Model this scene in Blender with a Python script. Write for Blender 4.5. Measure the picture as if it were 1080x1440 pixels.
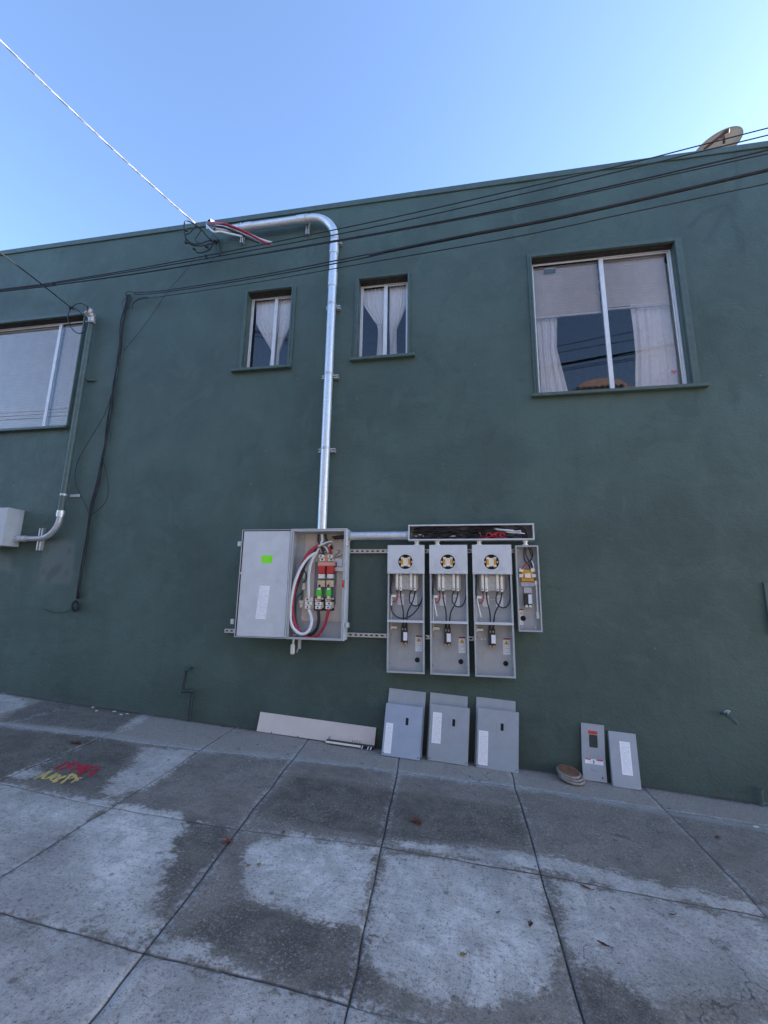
import bpy, bmesh, math, random
import numpy as np
from mathutils import Vector, Matrix
for o in list(bpy.data.objects): bpy.data.objects.remove(o)
S = bpy.context.scene; COL = S.collection; R = math.radians
random.seed(7)

# ---------------------------------------------------------------- camera
CAMP = Vector((0, -4.1, 1.5)); FPX = 601.0
RX = Vector((0.985664, 0.168046, 0.015099)); RDN = Vector((-0.017128, 0.188688, -0.981888)); RF = Vector((-0.167851, 0.967552, 0.188861))
cd = bpy.data.cameras.new('camera'); cam = bpy.data.objects.new('camera', cd); COL.objects.link(cam)
cd.sensor_fit = 'VERTICAL'; cd.sensor_height = 36; cd.lens = FPX/1440*36; cd.clip_start = .05; cd.clip_end = 2000
cam.matrix_world = Matrix(((RX.x, -RDN.x, -RF.x, CAMP.x), (RX.y, -RDN.y, -RF.y, CAMP.y), (RX.z, -RDN.z, -RF.z, CAMP.z), (0, 0, 0, 1)))
S.camera = cam
# ---------------------------------------------------------------- sky, sun, exposure
SUN_EL, SUN_AZ = R(22), R(70)          # azimuth from +Y (behind the wall) towards +X
w = bpy.data.worlds.new('World'); S.world = w; w.use_nodes = True
nt = w.node_tree; bg = nt.nodes['Background']
sk = nt.nodes.new('ShaderNodeTexSky'); sk.sky_type = 'NISHITA'; sk.sun_disc = False
sk.sun_elevation = SUN_EL; sk.sun_rotation = SUN_AZ; sk.altitude = 50; sk.air_density = 0.70; sk.dust_density = 0.4; sk.ozone_density = 2.0
nt.links.new(sk.outputs[0], bg.inputs[0]); bg.inputs[1].default_value = 0.12
sl = bpy.data.lights.new('sun', 'SUN'); sl.energy = 4.5; sl.angle = R(.5); sl.color = (1, .95, .87)
so = bpy.data.objects.new('sun', sl); COL.objects.link(so)
sd = Vector((math.sin(SUN_AZ)*math.cos(SUN_EL), math.cos(SUN_AZ)*math.cos(SUN_EL), math.sin(SUN_EL)))
so.rotation_euler = sd.to_track_quat('Z', 'Y').to_euler(); so.location = sd*40
S.view_settings.view_transform = 'Standard'; S.view_settings.look = 'None'; S.view_settings.gamma = 1
S.view_settings.exposure = 2.38
S.render.engine = 'CYCLES'

# ---------------------------------------------------------------- helpers
G0, GX = 0.1043, -0.06214
def gz(x): return G0+GX*x
def ray(px, py): return RX*(px-540)+RDN*(py-720)+RF*FPX
def P(px, py, dep=0.):                 # photo measurement -> point at distance dep in front of the wall plane
    d = ray(px, py); return CAMP+d*((-dep-CAMP.y)/d.y)
def GP(px, py, lift=0.):               # photo measurement -> point on the sloping pavement
    d = ray(px, py); t = (G0+lift+GX*CAMP.x-CAMP.z)/(d.z-GX*d.x); return CAMP+d*t
ORG = {}
def tag(o, label=None, cat=None, group=None, kind=None):
    for k, v in (('label', label), ('category', cat), ('group', group), ('kind', kind)):
        if v: o[k] = v
    return o
def thing(name, label, cat, loc=(0, 0, 0), group=None, mat=None):
    o = bpy.data.objects.new(name, None); COL.objects.link(o); o.empty_display_size = .1
    if mat is not None: o.matrix_world = mat; ORG[o.name] = None
    else: o.location = loc; ORG[o.name] = Vector(loc)
    return tag(o, label, cat, group)
def pieces(name, bm, mat, parent=None, **kw):    # every separate piece of the bmesh becomes an object of its own
    bm.verts.ensure_lookup_table(); left = set(bm.verts); out = []
    while left:
        st = [left.pop()]; isl = list(st)
        while st:
            for e in st.pop().link_edges:
                for v in e.verts:
                    if v in left: left.discard(v); st.append(v); isl.append(v)
        mp_ = {}; nb_ = bmesh.new()
        for v in isl: mp_[v] = nb_.verts.new(v.co)
        for f in {f for v in isl for f in v.link_faces}: nb_.faces.new([mp_[v] for v in f.verts])
        out.append(mesh(name, nb_, mat, parent, **kw))
    bm.free(); return out
def mesh(name, bm, mat, parent=None, smooth=False, label=None, cat=None, group=None, kind=None, autosm=None):
    me = bpy.data.meshes.new(name)
    org = ORG.get(parent.name) if parent else None
    if org is not None: bmesh.ops.translate(bm, vec=-org, verts=bm.verts)
    bm.normal_update(); bm.to_mesh(me); bm.free()
    if smooth:
        for p in me.polygons: p.use_smooth = True
        if autosm:
            try: me.set_sharp_from_angle(angle=R(autosm))
            except Exception: pass
    me.materials.append(mat)
    o = bpy.data.objects.new(name, me); COL.objects.link(o)
    if parent: o.parent = parent; ORG[o.name] = org
    return tag(o, label, cat, group, kind)
def BM(): return bmesh.new()
def box(bm, x0, x1, y0, y1, z0, z1, bev=0., M=None):
    r = bmesh.ops.create_cube(bm, size=1); vs = r['verts']
    for v in vs: v.co = Vector(((x0+x1)/2+v.co.x*(x1-x0), (y0+y1)/2+v.co.y*(y1-y0), (z0+z1)/2+v.co.z*(z1-z0)))
    if bev > 0:
        es = list({e for v in vs for e in v.link_edges})
        q = bmesh.ops.bevel(bm, geom=es, offset=bev, segments=2, affect='EDGES', profile=.5)
        vs = list({v for f in q['faces'] for v in f.verts})
    if M is not None: bmesh.ops.transform(bm, matrix=M, verts=vs)
    return bm
def pbox(bm, px0, py0, px1, py1, dfront, dback, bev=0.):   # box from two measured corners of its front face
    a = P(px0, py0, dfront); b = P(px1, py1, dfront)
    return box(bm, min(a.x, b.x), max(a.x, b.x), -dfront, -dback, min(a.z, b.z), max(a.z, b.z), bev)
def catmull(pts, n=8):
    p = [Vector(q) for q in pts]
    if len(p) < 3: return p
    q = [p[0]*2-p[1]]+p+[p[-1]*2-p[-2]]; out = []
    for i in range(1, len(q)-2):
        for k in range(n):
            t = k/n; a, b, c, d = q[i-1:i+3]
            out.append(.5*((2*b)+(c-a)*t+(2*a-5*b+4*c-d)*t*t+(3*b-a-3*c+d)*t**3))
    return out+[p[-1]]
def tube(bm, pts, r, seg=10, smooth=0, caps=True, flat=None):
    p = catmull(pts, smooth) if smooth else [Vector(q) for q in pts]
    n = len(p); rr = r if hasattr(r, '__len__') else [r]*n
    if len(rr) != n: rr = [rr[min(len(rr)-1, int(i*len(rr)/n))] for i in range(n)]
    t0 = (p[1]-p[0]).normalized(); up = Vector((0, 0, 1)) if abs(t0.z) < .9 else Vector((1, 0, 0))
    nrm = (up-t0*up.dot(t0)).normalized(); rings = []
    for i in range(n):
        t = (p[min(i+1, n-1)]-p[max(i-1, 0)]).normalized()
        nrm = (nrm-t*nrm.dot(t)).normalized(); b = t.cross(nrm)
        rings.append([bm.verts.new(p[i]+(nrm*math.cos(2*math.pi*k/seg)+b*math.sin(2*math.pi*k/seg))*rr[i]) for k in range(seg)])
    for a, b in zip(rings, rings[1:]):
        for k in range(seg): bm.faces.new((a[k], a[(k+1) % seg], b[(k+1) % seg], b[k]))
    if caps: bm.faces.new(rings[0][::-1]); bm.faces.new(rings[-1])
    return bm
def holed(bm, x0, x1, z0, z1, cx, cz, rx, rz, yf, yb, n=32, e=2.):  # flat plate with an oval hole
    an = sorted([2*math.pi*k/n for k in range(n)]+[math.atan2(z-cz, x-cx) % (2*math.pi) for x in (x0, x1) for z in (z0, z1)])
    L = []
    for a in an:
        c, s = math.cos(a), math.sin(a); q = (abs(c/rx)**e+abs(s/rz)**e)**(-1/e)
        t = min([(x1-cx)/c if c > 1e-9 else 1e9, (x0-cx)/c if c < -1e-9 else 1e9, (z1-cz)/s if s > 1e-9 else 1e9, (z0-cz)/s if s < -1e-9 else 1e9])
        L.append([bm.verts.new(v) for v in ((cx+c*t, yf, cz+s*t), (cx+c*q, yf, cz+s*q), (cx+c*q, yb, cz+s*q), (cx+c*t, yb, cz+s*t))])
    for a, b in zip(L, L[1:]+L[:1]):
        for k in range(4): bm.faces.new((a[k], a[(k+1) % 4], b[(k+1) % 4], b[k]))
    return bm
def tray(bm, x0, x1, z0, z1, yb, yf, t=.004, lip=.012, lips='LRTB'):   # open fronted sheet-metal box, yf < yb
    box(bm, x0, x1, yb-t, yb, z0, z1)
    e = .0004
    box(bm, x0, x0+t, yf, yb-t-e, z0, z1); box(bm, x1-t, x1, yf, yb-t-e, z0, z1)
    box(bm, x0+t+e, x1-t-e, yf, yb-t-e, z0, z0+t); box(bm, x0+t+e, x1-t-e, yf, yb-t-e, z1-t, z1)
    if 'L' in lips: box(bm, x0+t+e, x0+t+lip, yf, yf+t, z0+t+e, z1-t-e)
    if 'R' in lips: box(bm, x1-t-lip, x1-t-e, yf, yf+t, z0+t+e, z1-t-e)
    if 'T' in lips: box(bm, x0+t+lip+e, x1-t-lip-e, yf, yf+t, z1-t-lip, z1-t-e)
    if 'B' in lips: box(bm, x0+t+lip+e, x1-t-lip-e, yf, yf+t, z0+t+e, z0+t+lip)
    return bm
def copy_tree(o, parent=None):
    c = o.copy(); COL.objects.link(c); c.parent = parent
    if parent: c.matrix_parent_inverse = o.matrix_parent_inverse.copy()
    ORG[c.name] = ORG.get(o.name)
    for ch in list(o.children): copy_tree(ch, c)
    return c

# ---------------------------------------------------------------- materials
def N(nt, t, **kw):
    n = nt.nodes.new('ShaderNode'+t)
    for k, v in kw.items():
        if k.startswith('i_'):
            key = k[2:]; n.inputs[int(key) if key.isdigit() else key.replace('_', ' ')].default_value = v
        else: setattr(n, k, v)
    return n
def LK(nt, a, b): nt.links.new(a, b)
def mix(nt, fac, a, b, mode='MIX'):
    m = N(nt, 'Mix', data_type='RGBA', blend_type=mode)
    for s, v in ((0, fac), (6, a), (7, b)):
        if hasattr(v, 'node'): LK(nt, v, m.inputs[s])
        else: m.inputs[s].default_value = v if s == 0 else (*v, 1)[:4]
    return m.outputs[2]
def noise(nt, vec, scale, detail=4, rough=.55, dist=0.):
    n = N(nt, 'TexNoise', i_Scale=scale, i_Detail=detail, i_Roughness=rough, i_Distortion=dist)
    if vec is not None: LK(nt, vec, n.inputs['Vector'])
    return n.outputs[0]
def ramp(nt, val, a, b, ca=0., cb=1.):
    m = N(nt, 'MapRange', interpolation_type='SMOOTHSTEP'); LK(nt, val, m.inputs[0])
    for i, v in zip((1, 2, 3, 4), (a, b, ca, cb)): m.inputs[i].default_value = v
    return m.outputs[0]
def mth(nt, op, a, b=0.):
    m = N(nt, 'Math', operation=op)
    for i, v in enumerate((a, b)):
        if hasattr(v, 'node'): LK(nt, v, m.inputs[i])
        else: m.inputs[i].default_value = v
    return m.outputs[0]
def newmat(name):
    m = bpy.data.materials.new(name); m.use_nodes = True; nt = m.node_tree
    return m, nt, nt.nodes['Principled BSDF'], N(nt, 'TexCoord').outputs['Object']
def bump(nt, b, h, strength=.3, dist=.002):
    q = N(nt, 'Bump', i_Strength=strength, i_Distance=dist); LK(nt, h, q.inputs['Height']); LK(nt, q.outputs[0], b.inputs['Normal'])
def M(name, col, rough=.5, metal=0., var=.12, scale=14, bmp=0., bscale=60, dirt=None, spec=.5):
    m, nt, b, oc = newmat(name)
    n = noise(nt, oc, scale, 5); v = ramp(nt, n, .3, .7)
    c = mix(nt, v, tuple(x*(1-var) for x in col), tuple(min(1, x*(1+var)) for x in col))
    if dirt: c = mix(nt, mth(nt, 'MULTIPLY', ramp(nt, noise(nt, oc, scale*.6, 8, .7), .52, .72), dirt[1]), c, dirt[0])
    LK(nt, c, b.inputs['Base Color']); b.inputs['Metallic'].default_value = metal; b.inputs['Specular IOR Level'].default_value = spec
    LK(nt, ramp(nt, noise(nt, oc, scale*2.3, 4), .2, .8, max(.03, rough-.1), min(1, rough+.1)), b.inputs['Roughness'])
    if bmp: bump(nt, b, noise(nt, oc, bscale, 4), bmp)
    return m
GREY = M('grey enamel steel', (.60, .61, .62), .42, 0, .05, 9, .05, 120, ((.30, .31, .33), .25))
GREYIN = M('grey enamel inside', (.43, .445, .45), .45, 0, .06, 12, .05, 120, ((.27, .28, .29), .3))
GREYB = M('blue grey enamel steel', (.34, .40, .49), .4, 0, .05, 9, .05, 120, ((.26, .30, .36), .25))
GREYC = M('cover enamel steel', (.35, .385, .42), .42, 0, .05, 9, .05, 120, ((.24, .26, .29), .3))
def galv(name, col, rough, metal):
    m, nt, b, oc = newmat(name)
    vo = N(nt, 'TexVoronoi', i_Scale=70.); LK(nt, oc, vo.inputs['Vector'])
    sp = N(nt, 'Separate'+'Color'); LK(nt, vo.outputs['Color'], sp.inputs[0])
    c = mix(nt, sp.outputs[0], tuple(x*.86 for x in col), col)
    c = mix(nt, ramp(nt, noise(nt, oc, 6, 6, .65), .5, .75, 0, .35), c, tuple(x*.7 for x in col))
    LK(nt, c, b.inputs['Base Color']); b.inputs['Metallic'].default_value = metal
    LK(nt, ramp(nt, sp.outputs[1], 0, 1, rough-.06, rough+.1), b.inputs['Roughness'])
    bump(nt, b, noise(nt, oc, 40, 3), .04)
    return m
GALV = galv('galvanised steel', (.74, .75, .76), .42, .75)
STRUT = galv('strut steel', (.62, .62, .62), .45, .7)
DULLZ = galv('weathered zinc', (.52, .53, .54), .5, .6)
CASTAL = M('cast aluminium', (.42, .41, .40), .5, .6, .15, 20, .15, 80, ((.2, .17, .14), .5))
GREENP = M('green painted metal', (.069, .105, .091), .5, 0, .12, 18, .08, 60, ((.07, .10, .095), .5))
BLACK = M('black rubber', (.017, .017, .019), .45, 0, .3, 30)
WIREB = M('weathered black cable', (.012, .013, .014), .6, 0, .3, 12)
RED = M('red insulation', (.40, .022, .035), .42, 0, .15, 20)
WHITE = M('white insulation', (.72, .73, .75), .42, 0, .06, 20)
GREENW = M('green insulation', (.02, .11, .075), .45, 0, .2, 20)
IVORY = M('tinned aluminium lug', (.85, .79, .69), .38, .1, .08, 50)
TAN = M('tan phenolic plate', (.60, .52, .44), .5, 0, .06, 10, .04, 60, ((.5, .42, .34), .4))
REDP = M('red plastic', (.55, .04, .035), .4, 0, .08, 30)
LIME = M('lime label', (.25, .92, .02), .5, 0, .04, 30)
LIMEP = M('lime plastic', (.10, .62, .05), .4, 0, .05, 30)
ORANGE = M('amber jaw block', (.66, .34, .05), .4, .15, .15, 60)
DARK = M('black phenolic', (.02, .02, .022), .45, 0, .2, 40)
VOID = M('dark opening', (.012, .012, .012), .8)
PAPER = M('white label stock', (.76, .77, .80), .5, 0, .03, 30)
YELL = M('warning yellow', (.75, .48, .03), .5, 0, .05, 30)
INK = M('label ink', (.05, .05, .06), .6)
COPPER = M('copper', (.55, .30, .19), .4, .7, .15, 60)
BEIGE = M('beige plastic', (.70, .63, .56), .45, 0, .05, 30)
FRAMEW = M('white aluminium frame', (.70, .70, .71), .42, .1, .05, 12, 0, 60, ((.45, .45, .45), .4))
BLIND = M('blind slat', (.93, .91, .90), .45, 0, .04, 8)
ROOM = M('dim room plaster', (.14, .14, .15), .9)
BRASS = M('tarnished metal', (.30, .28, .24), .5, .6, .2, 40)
def printed(name, rows, dens=.5, head=.0):
    m, nt, b, oc = newmat(name)
    tc = N(nt, 'TexCoord').outputs['Generated']; sp = N(nt, 'SeparateXYZ'); LK(nt, tc, sp.inputs[0])
    v = mth(nt, 'MULTIPLY', sp.outputs[2], rows); fr = mth(nt, 'FRACT', v); fl = mth(nt, 'FLOOR', v)
    cb = N(nt, 'CombineXYZ'); LK(nt, mth(nt, 'MULTIPLY', sp.outputs[0], 26.), cb.inputs[0]); LK(nt, mth(nt, 'MULTIPLY', fl, 3.7), cb.inputs[1])
    n = N(nt, 'TexNoise', i_Scale=1., i_Detail=1.); LK(nt, cb.outputs[0], n.inputs['Vector'])
    cb2 = N(nt, 'CombineXYZ'); LK(nt, mth(nt, 'MULTIPLY', sp.outputs[0], 1.5), cb2.inputs[0]); LK(nt, mth(nt, 'MULTIPLY', fl, .9), cb2.inputs[1])
    n2 = N(nt, 'TexNoise', i_Scale=1., i_Detail=0.); LK(nt, cb2.outputs[0], n2.inputs['Vector'])
    k = mth(nt, 'MULTIPLY', mth(nt, 'GREATER_THAN', n.outputs[0], 1-dens), mth(nt, 'LESS_THAN', fr, .45))
    k = mth(nt, 'MULTIPLY', k, mth(nt, 'GREATER_THAN', n2.outputs[0], .36))
    ed = mth(nt, 'MULTIPLY', mth(nt, 'GREATER_THAN', sp.outputs[0], .1), mth(nt, 'LESS_THAN', sp.outputs[0], .9))
    ed = mth(nt, 'MULTIPLY', ed, mth(nt, 'MULTIPLY', mth(nt, 'GREATER_THAN', sp.outputs[2], .04), mth(nt, 'LESS_THAN', sp.outputs[2], .96)))
    k = mth(nt, 'MULTIPLY', k, ed)
    LK(nt, mix(nt, k, (.90, .90, .92), (.60, .60, .64)), b.inputs['Base Color']); b.inputs['Roughness'].default_value = .45
    return m
SHEET = printed('printed sheet', 30, .52); TEXT = printed('printed warning text', 9, .6)
def glassmat(name, fac):
    m = bpy.data.materials.new(name); m.use_nodes = True; nt = m.node_tree; nt.nodes.clear()
    o = N(nt, 'OutputMaterial'); tr = N(nt, 'BsdfTransparent'); tr.inputs[0].default_value = (.98, .985, .985, 1)
    gl = N(nt, 'BsdfGlossy', i_Roughness=.015); gl.inputs[0].default_value = (1, 1, 1, 1)
    oc = N(nt, 'TexCoord').outputs['Object']; bp = N(nt, 'Bump', i_Strength=.02, i_Distance=.02); LK(nt, noise(nt, oc, 2.2, 1), bp.inputs['Height']); LK(nt, bp.outputs[0], gl.inputs['Normal'])
    fr = N(nt, 'Fresnel', i_IOR=1.5); mx = N(nt, 'MixShader')
    LK(nt, mth(nt, 'MINIMUM', mth(nt, 'MULTIPLY', fr.outputs[0], fac), 1.), mx.inputs[0])
    LK(nt, tr.outputs[0], mx.inputs[1]); LK(nt, gl.outputs[0], mx.inputs[2]); LK(nt, mx.outputs[0], o.inputs[0])
    return m
GLASS = glassmat('window glass', 1.6)
def clothmat(name, col, tr=.35):
    m, nt, b, oc = newmat(name); b.inputs['Roughness'].default_value = .9
    LK(nt, mix(nt, ramp(nt, noise(nt, oc, 30, 3), .3, .7), tuple(c*.93 for c in col), col), b.inputs['Base Color'])
    return m
CURT = clothmat('white curtain cloth', (.92, .92, .93))
SHEER = clothmat('pale net curtain', (.90, .90, .90))

# ---------------------------------------------------------------- signed distance fields for stains that have a shape of their own
def sdf_poly(X, Z, poly):
    q = np.array(poly); n = len(q); d = np.full(X.shape, 1e9); ins = np.zeros(X.shape, bool)
    for i in range(n):
        a, b = q[i], q[(i+1) % n]; e = b-a; wx, wz = X-a[0], Z-a[1]
        t = np.clip((wx*e[0]+wz*e[1])/(e@e+1e-12), 0, 1)
        d = np.minimum(d, (wx-t*e[0])**2+(wz-t*e[1])**2)
        c = ((a[1] > Z) != (b[1] > Z)) & (X < (b[0]-a[0])*(Z-a[1])/((b[1]-a[1]) if abs(b[1]-a[1]) > 1e-12 else 1e-12)+a[0])
        ins ^= c
    d = np.sqrt(d); return np.where(ins, d, -d)
def sdf_line(X, Z, pts, r):
    d = np.full(X.shape, 1e9)
    for a, b in zip(pts, pts[1:]):
        a, b = np.array(a), np.array(b); e = b-a; t = np.clip(((X-a[0])*e[0]+(Z-a[1])*e[1])/(e@e+1e-12), 0, 1)
        d = np.minimum(d, np.hypot(X-a[0]-t*e[0], Z-a[1]-t*e[1]))
    return r-d
def grid_obj(name, V, nx, ny, keep, mat, attrs, parent=None, **kw):
    idx = np.arange(nx*ny).reshape(ny, nx); a = idx[:-1, :-1]; b = idx[:-1, 1:]; c = idx[1:, 1:]; d = idx[1:, :-1]
    F = np.stack([a, b, c, d], -1)[keep]
    me = bpy.data.meshes.new(name); me.from_pydata(V.tolist(), [], F.tolist())
    for k, arr in attrs.items():
        at = me.attributes.new(k, 'FLOAT', 'POINT'); at.data.foreach_set('value', np.ascontiguousarray(arr, dtype=np.float32).ravel())
    me.polygons.foreach_set('use_smooth', [True]*len(me.polygons)); me.update()
    me.materials.append(mat); o = bpy.data.objects.new(name, me); COL.objects.link(o)
    if parent: o.parent = parent; ORG[o.name] = ORG[parent.name]
    return tag(o, **kw)
def attr(nt, name): return N(nt, 'Attribute', attribute_name=name, attribute_type='GEOMETRY').outputs['Fac']
def smooth_noise(X, Z, cell, seed, octs=3):
    r = np.random.RandomState(seed); out = np.zeros(X.shape); amp = 1.
    for o in range(octs):
        T = r.rand(64, 64)*2-1; u, v = X/cell+97.3, Z/cell+53.1; i, j = np.floor(u).astype(int), np.floor(v).astype(int)
        fu, fv = u-i, v-j; fu = fu*fu*(3-2*fu); fv = fv*fv*(3-2*fv)
        g = lambda a, b: T[b % 64, a % 64]
        out += amp*((g(i, j)*(1-fu)+g(i+1, j)*fu)*(1-fv)+(g(i, j+1)*(1-fu)+g(i+1, j+1)*fu)*fv); amp *= .5; cell *= .5
    return out

# ---------------------------------------------------------------- pavement
JX = [-8.4, -7.5, -6.6, -5.7, -4.75, -3.85, -2.93, -2.06, -1.25, -.44, .40, 1.43, 2.35, 3.3, 4.3, 5.3, 6.3]
JY = [-.5, -1.5, -2.395, -3.3, -4.25]
def lines(lo, hi, step, js, wd):
    v = list(np.arange(lo, hi+1e-6, step)); v = [q for q in v if min(abs(q-j) for j in js) > wd*2.2]
    for j in js: v += [j-wd*1.6, j-wd*.55, j, j+wd*.55, j+wd*1.6]
    return np.array(sorted(v))
xs = np.concatenate([lines(-9, -5.0, .06, [j for j in JX if j < -5], .0055), lines(-4.98, 3.0, .02, [j for j in JX if -5 < j < 3], .0055), lines(3.05, 7, .06, [j for j in JX if j > 3], .0055)])
ys = np.concatenate([lines(-4.6, -2.8, .05, JY[3:], .0055), lines(-2.78, .06, .02, JY[:3], .0055)])
U, Vv = np.meshgrid(xs, ys)
kx = np.interp(U, [-3, -2.06, -1.25, -.44, .4, 1.43], [-.03, -.03, -.085, -.055, .004, 0])
X = U+kx*(np.maximum(Vv, -2.6)+1.5)
jy1 = np.interp(U, [-3, -2.06, -1.25, -.44, .4, 1.43, 3], [-1.56, -1.585, -1.555, -1.468, -1.458, -1.458, -1.46])+1.5
jy0 = np.interp(U, [-3.9, -2., -.43, .59, 2.1, 3], [-.75, -.62, -.45, -.40, -.41, -.41])+.5
Y = Vv+jy1*np.exp(-((Vv+1.5)/.25)**2)+jy0*np.exp(-((Vv+.5)/.22)**2)
djx = np.min([np.abs(U-j) for j in JX], 0); djy = np.min([np.abs(Vv-j) for j in JY], 0)
X += .006*smooth_noise(U, Vv, .25, 3, 2)*np.exp(-djx/.05); Y += .007*smooth_noise(U, Vv, .3, 4, 2)*np.exp(-djy/.05)
dj = np.minimum(djx, djy)
slab = np.zeros(U.shape); rs = np.random.RandomState(5); T = rs.rand(40, 40)
slab = (T[np.searchsorted(JY[::-1], Vv), np.searchsorted(JX, U)]-.5)
gro = np.clip(1-dj/.0075, 0, 1)
Z = G0+GX*X+.004*smooth_noise(X, Y, .9, 9, 3)+.0012*smooth_noise(X, Y, .06, 10, 2)+slab*.004-.008*gro**1.2
def gpoly(p): return [tuple(GP(*q))[:2] for q in p]
LIGHTP = [[(195,1050),(278,1054),(243,1085),(205,1107),(152,1121),(138,1116),(166,1090),(196,1066)],
 [(206,1000),(232,994),(232,1005),(208,1009),(180,1027),(163,1031),(172,1020)],
 [(-60,972),(20,978),(40,986),(34,994),(0,1003),(-60,1010)],
 [(537,1184),(620,1188),(700,1196),(750,1200),(850,1222),(965,1250),(1078,1276),(1120,1300),(900,1257),(750,1222),(600,1199)],
 [(-400,1060),(0,1099),(162,1128),(0,1240),(-400,1420)],
 [(165,1128),(258,1145),(266,1156),(252,1177),(238,1215),(226,1262),(228,1300),(190,1326),(0,1282),(-150,1300),(0,1238)],
 [(336,1206),(352,1190),(398,1178),(414,1170),(432,1173),(445,1185),(533,1192),(506,1300),(455,1296),(410,1285),(350,1262),(338,1240)],
 [(214,1328),(262,1316),(290,1328),(326,1350),(318,1366),(200,1340)],
 [(543,1206),(600,1200),(742,1226),(764,1240),(790,1335),(778,1372),(740,1396),(690,1408),(620,1408),(570,1398),(536,1380),(520,1350),(524,1322),(508,1308),(524,1250)],
 [(772,1232),(900,1258),(1200,1330),(1250,1420),(1000,1400),(925,1412),(880,1386),(835,1362),(806,1354)],
 [(-700,1130),(0,1286),(200,1333),(380,1383),(600,1442),(900,1530),(900,2600),(-700,2600)],
 [(20,1085),(58,1078),(70,1084),(40,1098),(10,1096)],
 [(920,1480),(1000,1440),(1200,1440),(1200,1600),(920,1600)]]
BANDP = [(-200,1006),(0,1019),(150,1034),(300,1056),(420,1066),(570,1086),(760,1112),(920,1140),(1080,1166),(1200,1185)]
DARKP = [[(236,1150),(268,1147),(335,1160),(310,1200),(205,1325),(190,1330),(228,1298),(226,1260)],
 [(440,1362),(470,1345),(500,1310),(520,1315),(520,1350),(545,1385),(500,1420),(420,1395)],
 [(335,1262),(420,1288),(500,1300),(490,1350),(450,1372),(416,1382),(330,1345),(240,1318)],
 [(800,1360),(850,1366),(905,1400),(940,1440),(900,1470),(830,1470)],
 [(0,1020),(150,1036),(195,1050),(165,1090),(140,1115),(40,1098),(0,1098),(-150,1060)],
 [(60,985),(205,1000),(160,1030),(0,1014),(20,1000)],
 [(415,1090),(560,1112),(740,1140),(745,1190),(540,1180),(350,1145)]]
light = np.max([sdf_poly(X, Y, gpoly(p)) for p in LIGHTP], 0)
dark = np.max([sdf_poly(X, Y, gpoly(p)) for p in DARKP], 0)
band = sdf_line(X, Y, gpoly(BANDP), .045)
lstr = np.where(Vv < -2.395, .62, np.where(U < -2.06, .85, 1.))*(1+.25*smooth_noise(X, Y, .5, 31, 2))
row = np.where(Vv > -.5, 0., np.where(Vv > -1.5, 1., 2.))
m, nt, b, oc = newmat('weathered concrete')
geo = N(nt, 'NewGeometry').outputs['Position']
nB = noise(nt, geo, 1.3, 6, .6); nM = noise(nt, geo, 7, 6, .65); nF = noise(nt, geo, 38, 5, .7); nG = noise(nt, geo, 190, 3, .6)
mp = N(nt, 'Mapping'); mp.inputs['Rotation'].default_value = (0, 0, R(28)); mp.inputs['Scale'].default_value = (3, 16, 3); LK(nt, geo, mp.inputs[0]); nS = noise(nt, mp.outputs[0], 3, 6, .7)
mp2 = N(nt, 'Mapping'); mp2.inputs['Rotation'].default_value = (0, 0, R(-6)); mp2.inputs['Scale'].default_value = (2.2, 14, 3); LK(nt, geo, mp2.inputs[0]); nS2 = noise(nt, mp2.outputs[0], 3, 6, .7)
base = mix(nt, ramp(nt, nM, .3, .7), (.165, .143, .118), (.275, .24, .203))
base = mix(nt, ramp(nt, nS2, .46, .7, 0, .4), base, (.28, .245, .205))
base = mix(nt, ramp(nt, nB, .4, .65, 0, .5), base, (.25, .215, .175))
rw = attr(nt, 'row')
base = mix(nt, ramp(nt, rw, .6, .4, 0, .6), base, (.40, .355, .305))
def edge(nm, amp, soft, fine=.35):      # ragged edge of a stain
    s = mth(nt, 'ADD', attr(nt, nm), mth(nt, 'MULTIPLY', mth(nt, 'SUBTRACT', nM, .5), amp))
    s = mth(nt, 'ADD', s, mth(nt, 'MULTIPLY', mth(nt, 'SUBTRACT', nF, .5), amp*fine))
    s = mth(nt, 'ADD', s, mth(nt, 'MULTIPLY', mth(nt, 'SUBTRACT', nS, .5), amp*.9))
    return ramp(nt, s, -soft, soft)
dk = mix(nt, ramp(nt, nM, .35, .65), (.078, .066, .053), (.15, .128, .105))
c = mix(nt, mth(nt, 'MULTIPLY', edge('dark', .16, .05), .8), base, dk)
nC = noise(nt, geo, 3.2, 8, .72, 1.2)
lt = mix(nt, ramp(nt, nM, .32, .68), (.54, .50, .455), (.76, .715, .665))
lt = mix(nt, ramp(nt, nS, .5, .68, 0, .5), lt, (.37, .35, .325))
lt = mix(nt, ramp(nt, nC, .46, .6, 0, .6), lt, (.38, .36, .335)); lt = mix(nt, ramp(nt, nC, .40, .30, 0, .6), lt, (.72, .70, .68))
lt = mix(nt, ramp(nt, nB, .48, .66, 0, .75), lt, (.31, .29, .265))
le = edge('light', .17, .025, .9); le = mth(nt, 'MULTIPLY', le, ramp(nt, mth(nt, 'ADD', attr(nt, 'light'), mth(nt, 'MULTIPLY', mth(nt, 'SUBTRACT', nC, .5), .35)), -.05, .22, .72, 1))
c = mix(nt, mth(nt, 'MULTIPLY', mth(nt, 'MULTIPLY', le, attr(nt, 'lstr')), ramp(nt, nF, .25, .55, .45, 1)), c, lt)
c = mix(nt, mth(nt, 'MULTIPLY', edge('band', .10, .03), .6), c, (.36, .355, .345))
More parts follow.
